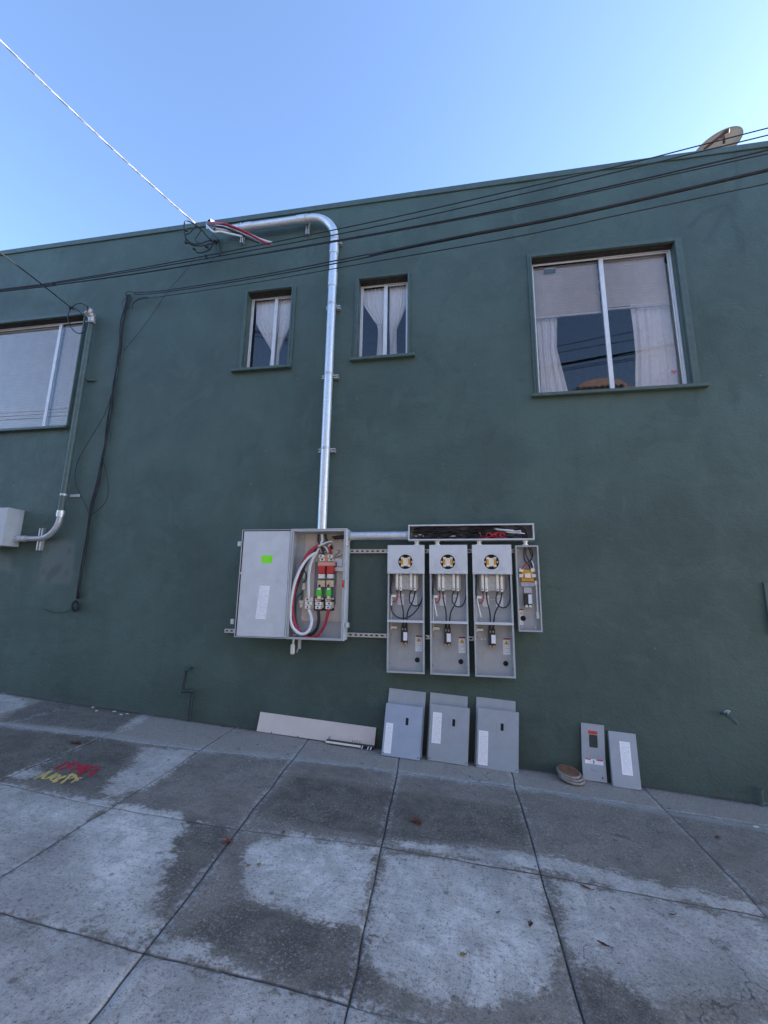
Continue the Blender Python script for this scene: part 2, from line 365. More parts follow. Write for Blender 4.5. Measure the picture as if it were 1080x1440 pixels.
# aggregate grain, grit and hairline cracks
c = mix(nt, ramp(nt, nG, .56, .70, 0, .45), c, (.46, .45, .43)); c = mix(nt, ramp(nt, nG, .44, .30, 0, .7), c, (.045, .043, .04))
nH = noise(nt, geo, 75, 4, .7); nW2 = noise(nt, geo, 2.6, 5, .65); c = mix(nt, ramp(nt, nH, .46, .30, 0, .75), c, (.05, .046, .04)); gl_ = mth(nt, 'MULTIPLY', ramp(nt, nH, .54, .66, 0, .5), ramp(nt, nW2, .35, .6)); c = mix(nt, gl_, c, (.52, .49, .45))
vo = N(nt, 'TexVoronoi', feature='DISTANCE_TO_EDGE', i_Scale=1.15); wv = N(nt, 'VectorMath', operation='ADD'); LK(nt, geo, wv.inputs[0])
nz = N(nt, 'TexNoise', i_Scale=5., i_Detail=5.); LK(nt, geo, nz.inputs['Vector']); wm = N(nt, 'VectorMath', operation='SCALE'); LK(nt, nz.outputs[1], wm.inputs[0]); wm.inputs['Scale'].default_value = .35
LK(nt, wm.outputs[0], wv.inputs[1]); LK(nt, wv.outputs[0], vo.inputs['Vector'])
crk = mth(nt, 'MULTIPLY', ramp(nt, vo.outputs[0], .006, .0015), ramp(nt, nB, .5, .62))
c = mix(nt, mth(nt, 'MULTIPLY', crk, .7), c, (.06, .06, .06))
spot = N(nt, 'TexVoronoi', i_Scale=5.5, i_Randomness=1.); LK(nt, geo, spot.inputs['Vector'])
c = mix(nt, mth(nt, 'MULTIPLY', ramp(nt, spot.outputs[0], .10, .05), .55), c, (.07, .07, .07))
c = mix(nt, mth(nt, 'MULTIPLY', ramp(nt, attr(nt, 'groove'), .3, .85, 0, .9), ramp(nt, nM, .3, .55, .45, 1)), c, (.035, .033, .030))
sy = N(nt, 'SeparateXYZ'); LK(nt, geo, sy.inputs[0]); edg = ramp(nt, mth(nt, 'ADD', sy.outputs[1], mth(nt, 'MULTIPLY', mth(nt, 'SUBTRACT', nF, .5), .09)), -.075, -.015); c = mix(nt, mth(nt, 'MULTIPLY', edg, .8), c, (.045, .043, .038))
lip = mth(nt, 'MULTIPLY', ramp(nt, attr(nt, 'jdist'), .045, .016), mth(nt, 'MULTIPLY', ramp(nt, nF, .46, .56), ramp(nt, nM, .4, .58)))
lip = mth(nt, 'MULTIPLY', lip, ramp(nt, attr(nt, 'groove'), .35, .1)); c = mix(nt, mth(nt, 'MULTIPLY', lip, .6), c, (.45, .455, .46))
LK(nt, c, b.inputs['Base Color']); LK(nt, ramp(nt, nM, .2, .8, .72, .92), b.inputs['Roughness']); b.inputs['Specular IOR Level'].default_value = .35
hh = mth(nt, 'ADD', mth(nt, 'MULTIPLY', nG, .5), mth(nt, 'ADD', nF, mth(nt, 'MULTIPLY', le, .35))); bump(nt, b, hh, .9, .010)
CONC = m
grid_obj('pavement', np.stack([X.ravel(), Y.ravel(), Z.ravel()], 1), len(xs), len(ys), np.ones((len(ys)-1, len(xs)-1), bool), CONC,
         dict(lstr=lstr, light=light, dark=dark, band=band, groove=gro, row=row, jdist=dj), kind='structure')
from mathutils.kdtree import KDTree
KD = KDTree(X.size)
for i_, (a_, b__, c__) in enumerate(zip(X.ravel(), Y.ravel(), Z.ravel())): KD.insert((a_, b__, 0), i_)
KD.balance(); ZR = Z.ravel()
def hz(x, y): L_ = KD.find_n((x, y, 0), 4); wt = [1/(l[2]+.002) for l in L_]; return float(sum(ZR[l[1]]*q for l, q in zip(L_, wt))/sum(wt))
bm = BM(); ASPH = M('asphalt', (.055, .055, .058), .85, 0, .25, 3, .3, 150)
for (x0, x1, y0, y1) in [(-9, 7, -4.78, -4.6)]:
    vs = [bm.verts.new((x, y, gz(x)+dz)) for x, y, dz in ((x0, y1, -.004), (x1, y1, -.004), (x1, y0, -.004), (x0, y0, -.004), (x0, y0, -.14), (x1, y0, -.14))]
    bm.faces.new((vs[0], vs[3], vs[2], vs[1])); bm.faces.new((vs[3], vs[4], vs[5], vs[2]))
KERBM = M('kerb concrete', (.30, .30, .30), .85, 0, .2, 5, .3, 90)
mesh('kerb', bm, KERBM, kind='structure')
bm = BM(); bmesh.ops.create_grid(bm, x_segments=2, y_segments=2, size=1)
for v in bm.verts: x = v.co.x*150; v.co = Vector((x, v.co.y*150-20, gz(x)-.13))
mesh('road', bm, ASPH, kind='structure')

# ---------------------------------------------------------------- building
TOP = 6.02
OPEN = {'lw': (-7.2, -4.555, 3.405, 4.885), 'w1': (-2.362, -1.822, 3.962, 4.945), 'w2': (-1.03, -.487, 3.982, 4.95), 'bw': (.815, 2.175, 3.445, 4.985)}
bx = thing('building', 'two storey dark green stucco building side wall with four windows', 'building', (0, 0, 0))
def cuts(lo, hi, step, must):
    must = sorted(set([lo, hi]+must)); out = []
    for a, c_ in zip(must, must[1:]): n = max(1, int(round((c_-a)/step))); out += list(np.linspace(a, c_, n, endpoint=False))
    return np.array(out+[hi])
wx = cuts(-14, 8, .05, [v for o in OPEN.values() for v in o[:2]]); wz = cuts(-.6, TOP-.07, .05, [v for o in OPEN.values() for v in o[2:]])
A, B = np.meshgrid(wx, wz)
WY = .004*smooth_noise(A, B, .9, 21, 3)+.0015*smooth_noise(A, B, .2, 22, 2)
for o in OPEN.values():
    dd = np.maximum(np.maximum(o[0]-A, A-o[1]), np.maximum(o[2]-B, B-o[3])); WY *= np.clip(np.abs(dd)/.15, 0, 1)
cxm = (A[:-1, :-1]+A[1:, 1:])/2; czm = (B[:-1, :-1]+B[1:, 1:])/2; keep = np.ones(cxm.shape, bool)
for o in OPEN.values(): keep &= ~((cxm > o[0]) & (cxm < o[1]) & (czm > o[2]) & (czm < o[3]))
def wp(p): q = P(*p); return (q.x, q.z)
z5 = lambda L: [wp((900+x/5.333, 150+y/5.333)) for x, y in L]; zl = lambda L: [wp((x/4.909, 620+y/4.909)) for x, y in L]
scar = np.max([sdf_line(A, B, z5(L), r) for L, r in (([(712,330),(705,470),(740,530),(742,590),(712,650),(690,720)],.028),([(690,715),(600,745),(480,800),(430,840),(370,910)],.026),([(660,750),(600,840),(545,940),(490,1010),(570,1020)],.024),([(690,730),(700,870),(745,980),(768,1110)],.028))]
   +[sdf_line(A, B, zl(L), r) for L, r in (([(320,750),(322,775)],.018),([(482,742),(478,768)],.025),([(300,895),(298,915)],.02),([(470,890),(455,920)],.022),([(400,880),(360,910),(335,950)],.05))], 0)
patch = np.maximum(sdf_poly(A, B, zl([(310,690),(520,700),(500,985),(265,985)])), sdf_poly(A, B, zl([(-60,760),(60,790),(90,900),(-60,900)])))
drk = np.max([sdf_poly(A, B, [wp(q) for q in L]) for L in ([(352,596),(368,600),(384,700),(376,735),(352,660)], [(470,610),(560,640),(700,600),(760,640),(700,700),(560,690)], [(980,440),(1070,460),(1080,560),(1010,520)], [(0,420),(60,415),(90,428),(0,440)])], 0)
m, nt, b, oc = newmat('dark green stucco')
geo = N(nt, 'NewGeometry').outputs['Position']
nB = noise(nt, geo, .8, 5, .6); nM = noise(nt, geo, 5, 6, .6); nF = noise(nt, geo, 42, 5, .65)
mp = N(nt, 'Mapping'); mp.inputs['Scale'].default_value = (9, 1, 2.2); LK(nt, geo, mp.inputs[0]); nS = noise(nt, mp.outputs[0], 1.6, 5, .6)
mp = N(nt, 'Mapping'); mp.inputs['Scale'].default_value = (1.6, 1, 6); mp.inputs['Rotation'].default_value = (0, R(9), 0); LK(nt, geo, mp.inputs[0]); nH = noise(nt, mp.outputs[0], 2.2, 5, .6)
WG = (.071, .108, .093)
c = mix(nt, ramp(nt, nB, .33, .68), tuple(x*.82 for x in WG), tuple(x*1.18 for x in WG))
nW = noise(nt, geo, 2.1, 8, .7, .8); c = mix(nt, ramp(nt, nW, .50, .62, 0, .55), c, tuple(x*1.22 for x in WG)); c = mix(nt, ramp(nt, nW, .44, .32, 0, .55), c, tuple(x*.74 for x in WG))
c = mix(nt, ramp(nt, nM, .4, .7, 0, .4), c, (.086, .121, .106)); c = mix(nt, ramp(nt, nS, .52, .75, 0, .3), c, (.052, .080, .069))
c = mix(nt, ramp(nt, nH, .55, .75, 0, .35), c, (.085, .120, .106))
def wedge(nm, amp, soft): return ramp(nt, mth(nt, 'ADD', attr(nt, nm), mth(nt, 'MULTIPLY', mth(nt, 'SUBTRACT', noise(nt, geo, 14, 5, .65), .5), amp)), -soft, soft)
c = mix(nt, mth(nt, 'MULTIPLY', wedge('patch', .10, .035), .65), c, (.135, .158, .146))
c = mix(nt, mth(nt, 'MULTIPLY', wedge('scar', .06, .022), .42), c, (.042, .062, .056))
c = mix(nt, mth(nt, 'MULTIPLY', wedge('soft', .25, .08), .4), c, (.055, .08, .07))
sp = N(nt, 'SeparateXYZ'); LK(nt, geo, sp.inputs[0]); ht = mth(nt, 'SUBTRACT', sp.outputs[2], mth(nt, 'ADD', mth(nt, 'MULTIPLY', sp.outputs[0], GX), G0))
splash = mth(nt, 'MULTIPLY', ramp(nt, mth(nt, 'ADD', ht, mth(nt, 'MULTIPLY', nM, .12)), .10, .06), ramp(nt, nF, .45, .6)); c = mix(nt, mth(nt, 'MULTIPLY', splash, .5), c, (.17, .18, .18))
vs_ = N(nt, 'TexVoronoi', i_Scale=4.2); LK(nt, geo, vs_.inputs['Vector']); c = mix(nt, mth(nt, 'MULTIPLY', ramp(nt, vs_.outputs[0], .035, .018), .5), c, (.30, .33, .32))
vo = N(nt, 'TexVoronoi', feature='DISTANCE_TO_EDGE', i_Scale=.55); nz = N(nt, 'TexNoise', i_Scale=3., i_Detail=6.); LK(nt, geo, nz.inputs['Vector']); wm = N(nt, 'VectorMath', operation='SCALE'); LK(nt, nz.outputs[1], wm.inputs[0]); wm.inputs['Scale'].default_value = .5; wv = N(nt, 'VectorMath', operation='ADD'); LK(nt, geo, wv.inputs[0]); LK(nt, wm.outputs[0], wv.inputs[1]); LK(nt, wv.outputs[0], vo.inputs['Vector'])
crk = mth(nt, 'MULTIPLY', ramp(nt, vo.outputs[0], .0035, .001), ramp(nt, nB, .47, .56)); c = mix(nt, mth(nt, 'MULTIPLY', crk, .22), c, (.04, .055, .05))
mp = N(nt, 'Mapping'); mp.inputs['Scale'].default_value = (22, 1, .5); LK(nt, geo, mp.inputs[0]); nD = noise(nt, mp.outputs[0], 1.3, 3, .5)
drip = mth(nt, 'MULTIPLY', ramp(nt, nD, .60, .74), ramp(nt, noise(nt, geo, .9, 3), .46, .62)); c = mix(nt, mth(nt, 'MULTIPLY', drip, .35), c, (.055, .075, .066))
grime = ramp(nt, mth(nt, 'ADD', ht, mth(nt, 'MULTIPLY', nW, .5)), .75, .15); c = mix(nt, mth(nt, 'MULTIPLY', grime, mth(nt, 'MULTIPLY', ramp(nt, nF, .35, .6), .35)), c, (.05, .062, .056))
LK(nt, c, b.inputs['Base Color']); LK(nt, ramp(nt, nM, .2, .8, .48, .68), b.inputs['Roughness']); b.inputs['Specular IOR Level'].default_value = .3
h = mth(nt, 'ADD', mth(nt, 'MULTIPLY', nF, .5), mth(nt, 'ADD', mth(nt, 'MULTIPLY', nM, 1.2), mth(nt, 'MULTIPLY', nH, .15))); bump(nt, b, h, .75, .014)
STUCCO = m
GREENT = M('green painted trim', (.068, .105, .091), .5, 0, .1, 14, .12, 60, ((.07, .11, .105), .4))
wall = grid_obj('wall', np.stack([A.ravel(), WY.ravel(), B.ravel()], 1), len(wx), len(wz), keep, STUCCO, dict(scar=scar, patch=patch, soft=drk), bx)
bm = BM()                                                            # other walls
box(bm, -14, -13.8, .012, 9, -.5, TOP-.08); box(bm, 7.8, 8, .012, 9, -.5, TOP-.08); box(bm, -13.79, 7.79, 8.8, 9, -.5, TOP-.08)
box(bm, -13.79, 7.79, .2, .24, -.5, 3.2); box(bm, -13.79, 7.79, .012, .2, 5.2, TOP-.08)
mesh('outer_wall', bm, STUCCO, bx)
bm = BM(); box(bm, -13.78, 7.78, .25, 8.78, 5.5, 5.6); mesh('roof', bm, M('roof felt', (.2, .2, .2), .9), bx)
bm = BM(); box(bm, -14.02, 8.02, -.016, .2, TOP-.069, TOP, .006); mesh('coping', bm, GREENT, bx)
HEADM = M('dark brown head', (.035, .030, .026), .8, 0, .3, 30)  # near-black brown over the underside of each window head
def cut_frame(bm, x0, x1, z0, z1, wd, yf, yb, wb=None):
    wb = wd if wb is None else wb
    box(bm, x0, x0+wd, yf, yb, z0, z1, .0015); box(bm, x1-wd, x1, yf, yb, z0, z1, .0015)
    box(bm, x0+wd+.0005, x1-wd-.0005, yf+.001, yb, z1-wd, z1, .0015); box(bm, x0+wd+.0005, x1-wd-.0005, yf+.001, yb, z0, z0+wb, .0015)
def window(key, label, cas, mull, sillx, rec, sillp=.055):
    x0, x1, z0, z1 = OPEN[key]
    g = BM(); l, r, t = cas                                            # raised stucco surround with an outer bead
    for k, (d, e) in enumerate(((0, -.014), (.55, -.02))):
        a = 1-d
        box(g, x0-l, x0-l*d*.0-.002 if d == 0 else x0-l+l*.3, e, .01, z0+.002, z1+t*.99, .003)
    g.free(); g = BM()
    box(g, x0-l, x0-.002, -.014, .008, z0, z1+t-.0005, .003); box(g, x1+.002, x1+r, -.014, .008, z0, z1+t-.0005, .003); box(g, x0-.0015, x1+.0015, -.0145, .008, z1+.002, z1+t, .003)
    box(g, x0-.02, x0-.0015, -.024, .009, z0, z1+.02, .003); box(g, x1+.0015, x1+.02, -.024, .009, z0, z1+.02, .003); box(g, x0-.0013, x1+.0013, -.0243, .009, z1+.0015, z1+.02, .003)
    wn = mesh('window', g, GREENT, bx, label=label)
    g = BM(); e = rec+.055                                              # reveal
    box(g, x0-.03, x0, .010, e, z0-.03, z1+.03); box(g, x1, x1+.03, .010, e, z0-.03, z1+.03); box(g, x0+.0003, x1-.0003, .0102, e, z0-.03, z0)
    mesh('reveal', g, GREENT, wn)
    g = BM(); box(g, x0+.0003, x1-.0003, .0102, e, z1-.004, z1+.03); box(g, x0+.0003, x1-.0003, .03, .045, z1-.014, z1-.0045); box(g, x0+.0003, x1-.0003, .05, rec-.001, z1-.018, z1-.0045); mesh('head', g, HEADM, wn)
    g = BM(); box(g, sillx[0], sillx[1], -sillp, -.003, z0-.034, z0-.001, .006); box(g, x0+.001, x1-.001, -.002, rec+.012, z0-.03, z0+.004); mesh('sill', g, GREENT, wn)
    g = BM(); cut_frame(g, x0+.001, x1-.001, z0+.0045, z1-.001, .013, rec, rec+.030)
    mesh('frame', g, FRAMEW, wn)
    ms = mull if hasattr(mull, '__len__') else [mull]; ed = [x0+.0165]+list(ms)+[x1-.0165]
    for k in range(len(ed)-1):
        a, c_ = ed[k], ed[k+1]; yy = rec+.004+(.0135 if k % 2 else 0)
        g = BM(); fa, fc = a-(.022 if k else 0), c_+(.022 if k < len(ed)-2 else 0); zb2, zt2 = z0+.0205, z1-.0175
        la, lc = (.042 if k else .013), (.042 if k < len(ed)-2 else .013)
        box(g, fa, fa+la, yy, yy+.012, zb2, zt2, .002); box(g, fc-lc, fc, yy, yy+.012, zb2, zt2, .002); box(g, fa+la+.0004, fc-lc-.0004, yy+.001, yy+.012, zt2-.016, zt2, .002); box(g, fa+la+.0004, fc-lc-.0004, yy+.001, yy+.012, zb2, zb2+.016, .002)
        s = mesh('sash', g, FRAMEW, wn)
        g = BM(); q = [g.verts.new(v) for v in ((a+.004, yy+.006, z0+.03), (c_-.004, yy+.006, z0+.03), (c_-.004, yy+.006, z1-.026), (a+.004, yy+.006, z1-.026))]; g.faces.new(q)
        mesh('pane', g, GLASS, wn)
    g = BM(); y0, y1 = e+.0005, 2.2; X0, X1, Z0, Z1 = x0-.45, x1+.45, z0-.75, z1+.25      # the room behind
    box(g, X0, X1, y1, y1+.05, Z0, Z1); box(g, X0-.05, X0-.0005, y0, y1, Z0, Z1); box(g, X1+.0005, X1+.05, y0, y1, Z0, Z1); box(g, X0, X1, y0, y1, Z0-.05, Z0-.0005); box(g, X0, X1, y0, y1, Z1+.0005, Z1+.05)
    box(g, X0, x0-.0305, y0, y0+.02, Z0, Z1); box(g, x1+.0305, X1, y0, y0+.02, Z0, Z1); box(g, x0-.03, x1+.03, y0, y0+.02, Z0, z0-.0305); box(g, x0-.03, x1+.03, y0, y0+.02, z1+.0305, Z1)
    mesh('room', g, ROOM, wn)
    return wn
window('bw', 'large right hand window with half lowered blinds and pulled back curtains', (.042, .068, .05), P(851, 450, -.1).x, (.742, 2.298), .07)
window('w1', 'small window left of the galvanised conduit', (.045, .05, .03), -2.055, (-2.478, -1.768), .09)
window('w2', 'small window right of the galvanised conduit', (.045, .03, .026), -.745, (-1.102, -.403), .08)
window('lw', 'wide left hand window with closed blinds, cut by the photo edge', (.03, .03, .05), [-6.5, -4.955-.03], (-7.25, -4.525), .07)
# blinds and curtains just inside the glass
def blind(x0, x1, ztop, zbot, y, label, group):
    t = thing('window_blind', label, 'blind', ((x0+x1)/2, y, ztop), group)
    g = BM(); z = ztop-.04; n = 0
    while z > zbot+.02:
        tilt = R(-40)+random.uniform(-.04, .04); Mx = Matrix.Translation((0, y, z))@Matrix.Rotation(tilt, 4, 'X'); dx = random.uniform(-.003, .003)
        pr = [(-.0125, -.0022), (-.0075, .0008), (0, .0022), (.0075, .0008), (.0125, -.0022)]
        va = [[g.verts.new(Mx@Vector((xx+dx, yy_, zz_+th_))) for (yy_, zz_), th_ in [(p_, .0004) for p_ in pr]+[(p_, -.0004) for p_ in pr[::-1]]] for xx in (x0+.004, x1-.004)]
        for k_ in range(10): g.faces.new((va[0][k_], va[0][(k_+1) % 10], va[1][(k_+1) % 10], va[1][k_]))
        g.faces.new(va[0][::-1]); g.faces.new(va[1]); z -= .0245
    mesh('slats', g, BLIND, t)
    g = BM(); box(g, x0, x1, y-.014, y+.014, ztop-.028, ztop, .003); mesh('head_rail', g, FRAMEW, t)
    g = BM(); box(g, x0+.003, x1-.003, y-.011, y+.011, zbot-.006, zbot+.012, .003); mesh('bottom_rail', g, FRAMEW, t)
    g = BM()
    for f in (.15, .5, .85): tube(g, [(x0+(x1-x0)*f, y-.0145, ztop-.028), (x0+(x1-x0)*f, y-.0145, zbot+.012)], .0012, 5)
    mesh('ladder_cord', g, WHITE, t)
    return t
bmul = P(851, 450, -.1).x
GB = 'blinds in the windows'
blind(.845, bmul-.012, 4.972, P(800, 446, -.16).z, .137, 'half lowered white blind in the left sash of the large right window', GB)
blind(bmul+.012, 2.147, 4.972, P(920, 432, -.16).z, .137, 'half lowered white blind in the right sash of the large right window', GB)
blind(-6.47, -4.965-.03, 4.86, 3.445, .127, 'closed white blind in the wide sash of the left window', GB)
blind(-4.97, -4.585, 4.86, 3.445, .127, 'closed white blind in the narrow sash nearest the painted conduit', GB)
def curtain(fn, z0, z1, y, label, group, mat=CURT, nu=70, nv=40, amp=.016, folds=8, seed=1):
    rr = random.Random(seed); ph = [rr.uniform(0, 6) for _ in range(4)]; g = BM(); G = []
    for j in range(nv+1):
        v = j/nv; a, c_ = fn(v); rowv = []
        for i in range(nu+1):
            u = i/nu; dens = amp*min(1.6, max(.5, .25/(abs(c_-a)+.05)))
            yy = y+dens*(math.sin(u*folds*6.283+ph[0]+.6*math.sin(v*3+ph[1]))+.5*math.sin(u*folds*2.3*6.283+ph[2]+v*2))
            rowv.append(g.verts.new((a+(c_-a)*u+.004*math.sin(v*9+u*5+ph[3]), yy, z1+(z0-z1)*v)))
        G.append(rowv)
    for a, c_ in zip(G, G[1:]):
        for i in range(nu): g.faces.new((a[i], a[i+1], c_[i+1], c_[i]))
    o = mesh('curtain', g, mat, None, True, label, 'curtain', group); return o
GC = 'curtains in the windows'
ip = lambda v, xs_, ys_: float(np.interp(v, xs_, ys_))
curtain(lambda v: (.83, ip(v, [0, .3, .6, 1], [1.10, 1.08, 1.06, 1.14])), 3.46, 4.9, .178, 'white curtain at the left edge of the large right window', GC, folds=4, seed=2)
curtain(lambda v: (ip(v, [0, .35, .7, 1], [1.80, 1.795, 1.80, 1.76]), 2.29), 3.46, 4.9, .178, 'white curtain at the right edge of the large right window', GC, folds=5, seed=3)
xl0, xl1 = -2.35, -1.835; k1 = -2.035
curtain(lambda v: (ip(v, [0, .3, .68, .72, 1], [xl0, xl0+.03, k1-.075, k1-.065, k1-.085]), ip(v, [0, .66, 1], [k1+.01, k1-.012, k1-.012])), 3.975, 4.93, .147, 'left tied curtain in the small window left of the conduit', GC, SHEER, folds=6, seed=4, amp=.006)
curtain(lambda v: (ip(v, [0, .6, 1], [k1+.01, k1+.01, k1+.002]), ip(v, [0, .28, .66, .72, 1], [xl1, xl1-.03, k1+.06, k1+.045, k1+.04])), 3.975, 4.93, .147, 'right tied curtain in the small window left of the conduit', GC, SHEER, folds=6, seed=5, amp=.006)
k2 = -.745; a0, a1 = -1.02, -.495
curtain(lambda v: (ip(v, [0, .22, .50, .57, 1], [a0, a0+.02, k2-.10, k2-.09, k2-.10]), ip(v, [0, .5, 1], [k2+.005, k2-.005, k2+.01])), 3.995, 4.93, .137, 'left tied curtain in the small window right of the conduit', GC, SHEER, folds=6, seed=6, amp=.006)
curtain(lambda v: (ip(v, [0, .48, 1], [k2+.03, k2+.04, k2+.045]), ip(v, [0, .25, .50, .57, 1], [a1, a1-.02, k2+.15, k2+.125, k2+.12])), 3.995, 4.93, .137, 'right tied curtain in the small window right of the conduit', GC, SHEER, folds=6, seed=7, amp=.006)
q = P(946, 525, -.13)
t = thing('window_sticker', 'pink heart sticker low in the right corner of the large window', 'sticker', (q.x, .10, q.z))
g = BM(); pts = [(16*math.sin(a)**3, 13*math.cos(a)-5*math.cos(2*a)-2*math.cos(3*a)-math.cos(4*a)) for a in [k*2*math.pi/24 for k in range(24)]]
f = g.faces.new([g.verts.new((q.x+x*.0017, .1035, q.z+z*.0017)) for x, z in pts]); mesh('heart', g, M('pink sticker', (.75, .12, .16), .5), t)
g = BM()
for k in range(9):
    x, z = q.x-.05-random.uniform(0, .16), q.z-.06+random.uniform(-.03, .05); box(g, x, x+.018,   .1030, .1036, z, z+random.uniform(.006, .02))
pieces('white_print', g, PAPER, t)
q = P(765, 384, -.14)
t = thing('window_sensor', 'small grey sensor box at the top left of the large window', 'sensor', (q.x+.05, .106, q.z))
g = BM(); box(g, q.x, q.x+.11, .106, .118, q.z-.03, q.z+.012, .003); mesh('case', g, M('grey plastic', (.12, .17, .18), .5), t)
g = BM(); box(g, q.x, q.x+.11, .1055, .1175, q.z+.0125, q.z+.035, .003); mesh('lid', g, FRAMEW, t)

# ---------------------------------------------------------------- strut rails with slots
def channel(bm, xa, xb, z0, z1, dep=.041, pitch=.0508):      # perforated steel channel, slotted web to the street
    n = max(1, int(round((xb-xa)/pitch))); p = (xb-xa)/n; cz = (z0+z1)/2
    for k in range(n): holed(bm, xa+k*p, xa+(k+1)*p, z0, z1, xa+(k+.5)*p, cz, .0145, .0072, -dep, -dep+.003, 16, 3.)
    box(bm, xa, xb, -dep+.0032, -.0035, z1-.003, z1-.0002); box(bm, xa, xb, -dep+.0032, -.0035, z0+.0002, z0+.003)
    return bm
def rail(label, segs, zc, h=.037):
    t = thing('strut_rail', label, 'strut rail', ((segs[0][0]+segs[-1][1])/2, 0, zc), 'strut rails behind the meter boxes')
    g = BM()
    for a, c in segs: channel(g, a, c, zc-h/2, zc+h/2)
    mesh('channel', g, STRUT, t)
    g = BM(); box(g, segs[0][0], segs[-1][1], -.006, -.0036, zc-h/2+.004, zc+h/2-.004); mesh('channel_back', g, VOID, t)
    g = BM()
    for x in (segs[0][1]-.08, segs[-1][1]-.05): tube(g, [(x, -.044, zc), (x, -.050, zc)], .009, 6)
    pieces('bolt', g, GALV, t)
zu = P(520, 775, .042).z; zl_ = P(520, 893.5, .042).z
rail('upper slotted strut rail running behind the meter boxes', [(-1.6, P(752, 775, .042).x)], zu)
rail('lower slotted strut rail below the switch box hinge line', [(P(318, 858, .042).x, P(690, 893, .042).x)], zl_)

# ---------------------------------------------------------------- main service switch
DF, DB = .19, .046
a = P(411, 745, DF); b_ = P(487, 745, DF); bt = P(443, 900, DF)
SX0, SX1, SZ1, SZ0 = a.x, b_.x, a.z+.002, bt.z
t = SW = thing('service_switch', 'open grey service switch box full of thick red, white and black cables', 'switch box', ((SX0+SX1)/2, -.045, SZ0))
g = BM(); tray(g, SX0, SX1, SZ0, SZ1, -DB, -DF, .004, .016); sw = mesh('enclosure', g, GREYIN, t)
g = BM(); box(g, SX0-.004, SX1+.004, -DF-.003, -DB, SZ1+.0005, SZ1+.006); box(g, SX1+.0005, SX1+.004, -DF-.002, -DB, SZ0, SZ1); mesh('rain_lip', g, GREY, sw)
g = BM()
for py in (765, 879):
    q = P(489, py, .15); box(g, q.x-.012, q.x+.012, -.17, -.13, q.z-.022, q.z+.022, .003)
pieces('latch_clip', g, GALV, t)
# door folded back flat to the left
DX0 = P(336, 745, DF).x; DX0 = (P(341, 745, DF).x+P(331, 897, DF).x)/2; DX1 = SX0-.004
g = BM(); tray(g, DX0, DX1, SZ0+.004, SZ1+.001, -DF+.035, -DF-.012, .003, .002); dr = mesh('door', g, GREY, t)
g = BM(); box(g, DX0+.0035, DX0+.016, -DF-.004, -DF+.03, SZ0+.008, SZ1-.003); box(g, DX0+.017, DX1-.004, -DF-.004, -DF+.03, SZ1-.013, SZ1-.0025); mesh('flange_shade', g, BLACK, dr)  # black strips at left and top paint the shade inside the flanges
g = BM(); box(g, DX0+.017, DX1-.012, -DF-.0055, -DF+.0305, SZ0+.014, SZ1-.0135, .002); mesh('inner_panel', g, GREY, dr)
def flat(name, mat, px0, py0, px1, py1, yf, parent, th=.0006):
    d = -yf; a, c = P(px0, py0, d), P(px1, py1, d); g = BM(); box(g, a.x, c.x, yf-th, yf+.0004, c.z, a.z); return mesh(name, g, mat, parent)
flat('lime_sticker', LIME, 368.3, 781, 382.6, 791.8, -DF-.0065, dr)
g = BM(); a = P(363, 824, DF); c = P(379, 870, DF); cx, cz = P(369.7, 847, DF).x, P(369.7, 847, DF).z
box(g, -.052, .052, -.0006, .0004, -.155, .155); 
for v in g.verts: v.co.x += v.co.z*.07
bmesh.ops.translate(g, vec=(cx, -DF-.0065, cz), verts=g.verts); mesh('instruction_sheet', g, SHEET, dr)
g = BM(); tube(g, [P(340, 806, .19)+Vector((0, -.012, 0)), P(340, 806, .19)+Vector((0, -.004, 0))], .012, 12); pieces('screw', g, GALV, dr)
g = BM()
for px, py in ((337, 765), (327, 874)):
    q = P(px, py, .15); box(g, q.x-.014, q.x+.02, -.165, -.12, q.z-.024, q.z+.024, .003)
pieces('door_clip', g, GALV, dr)
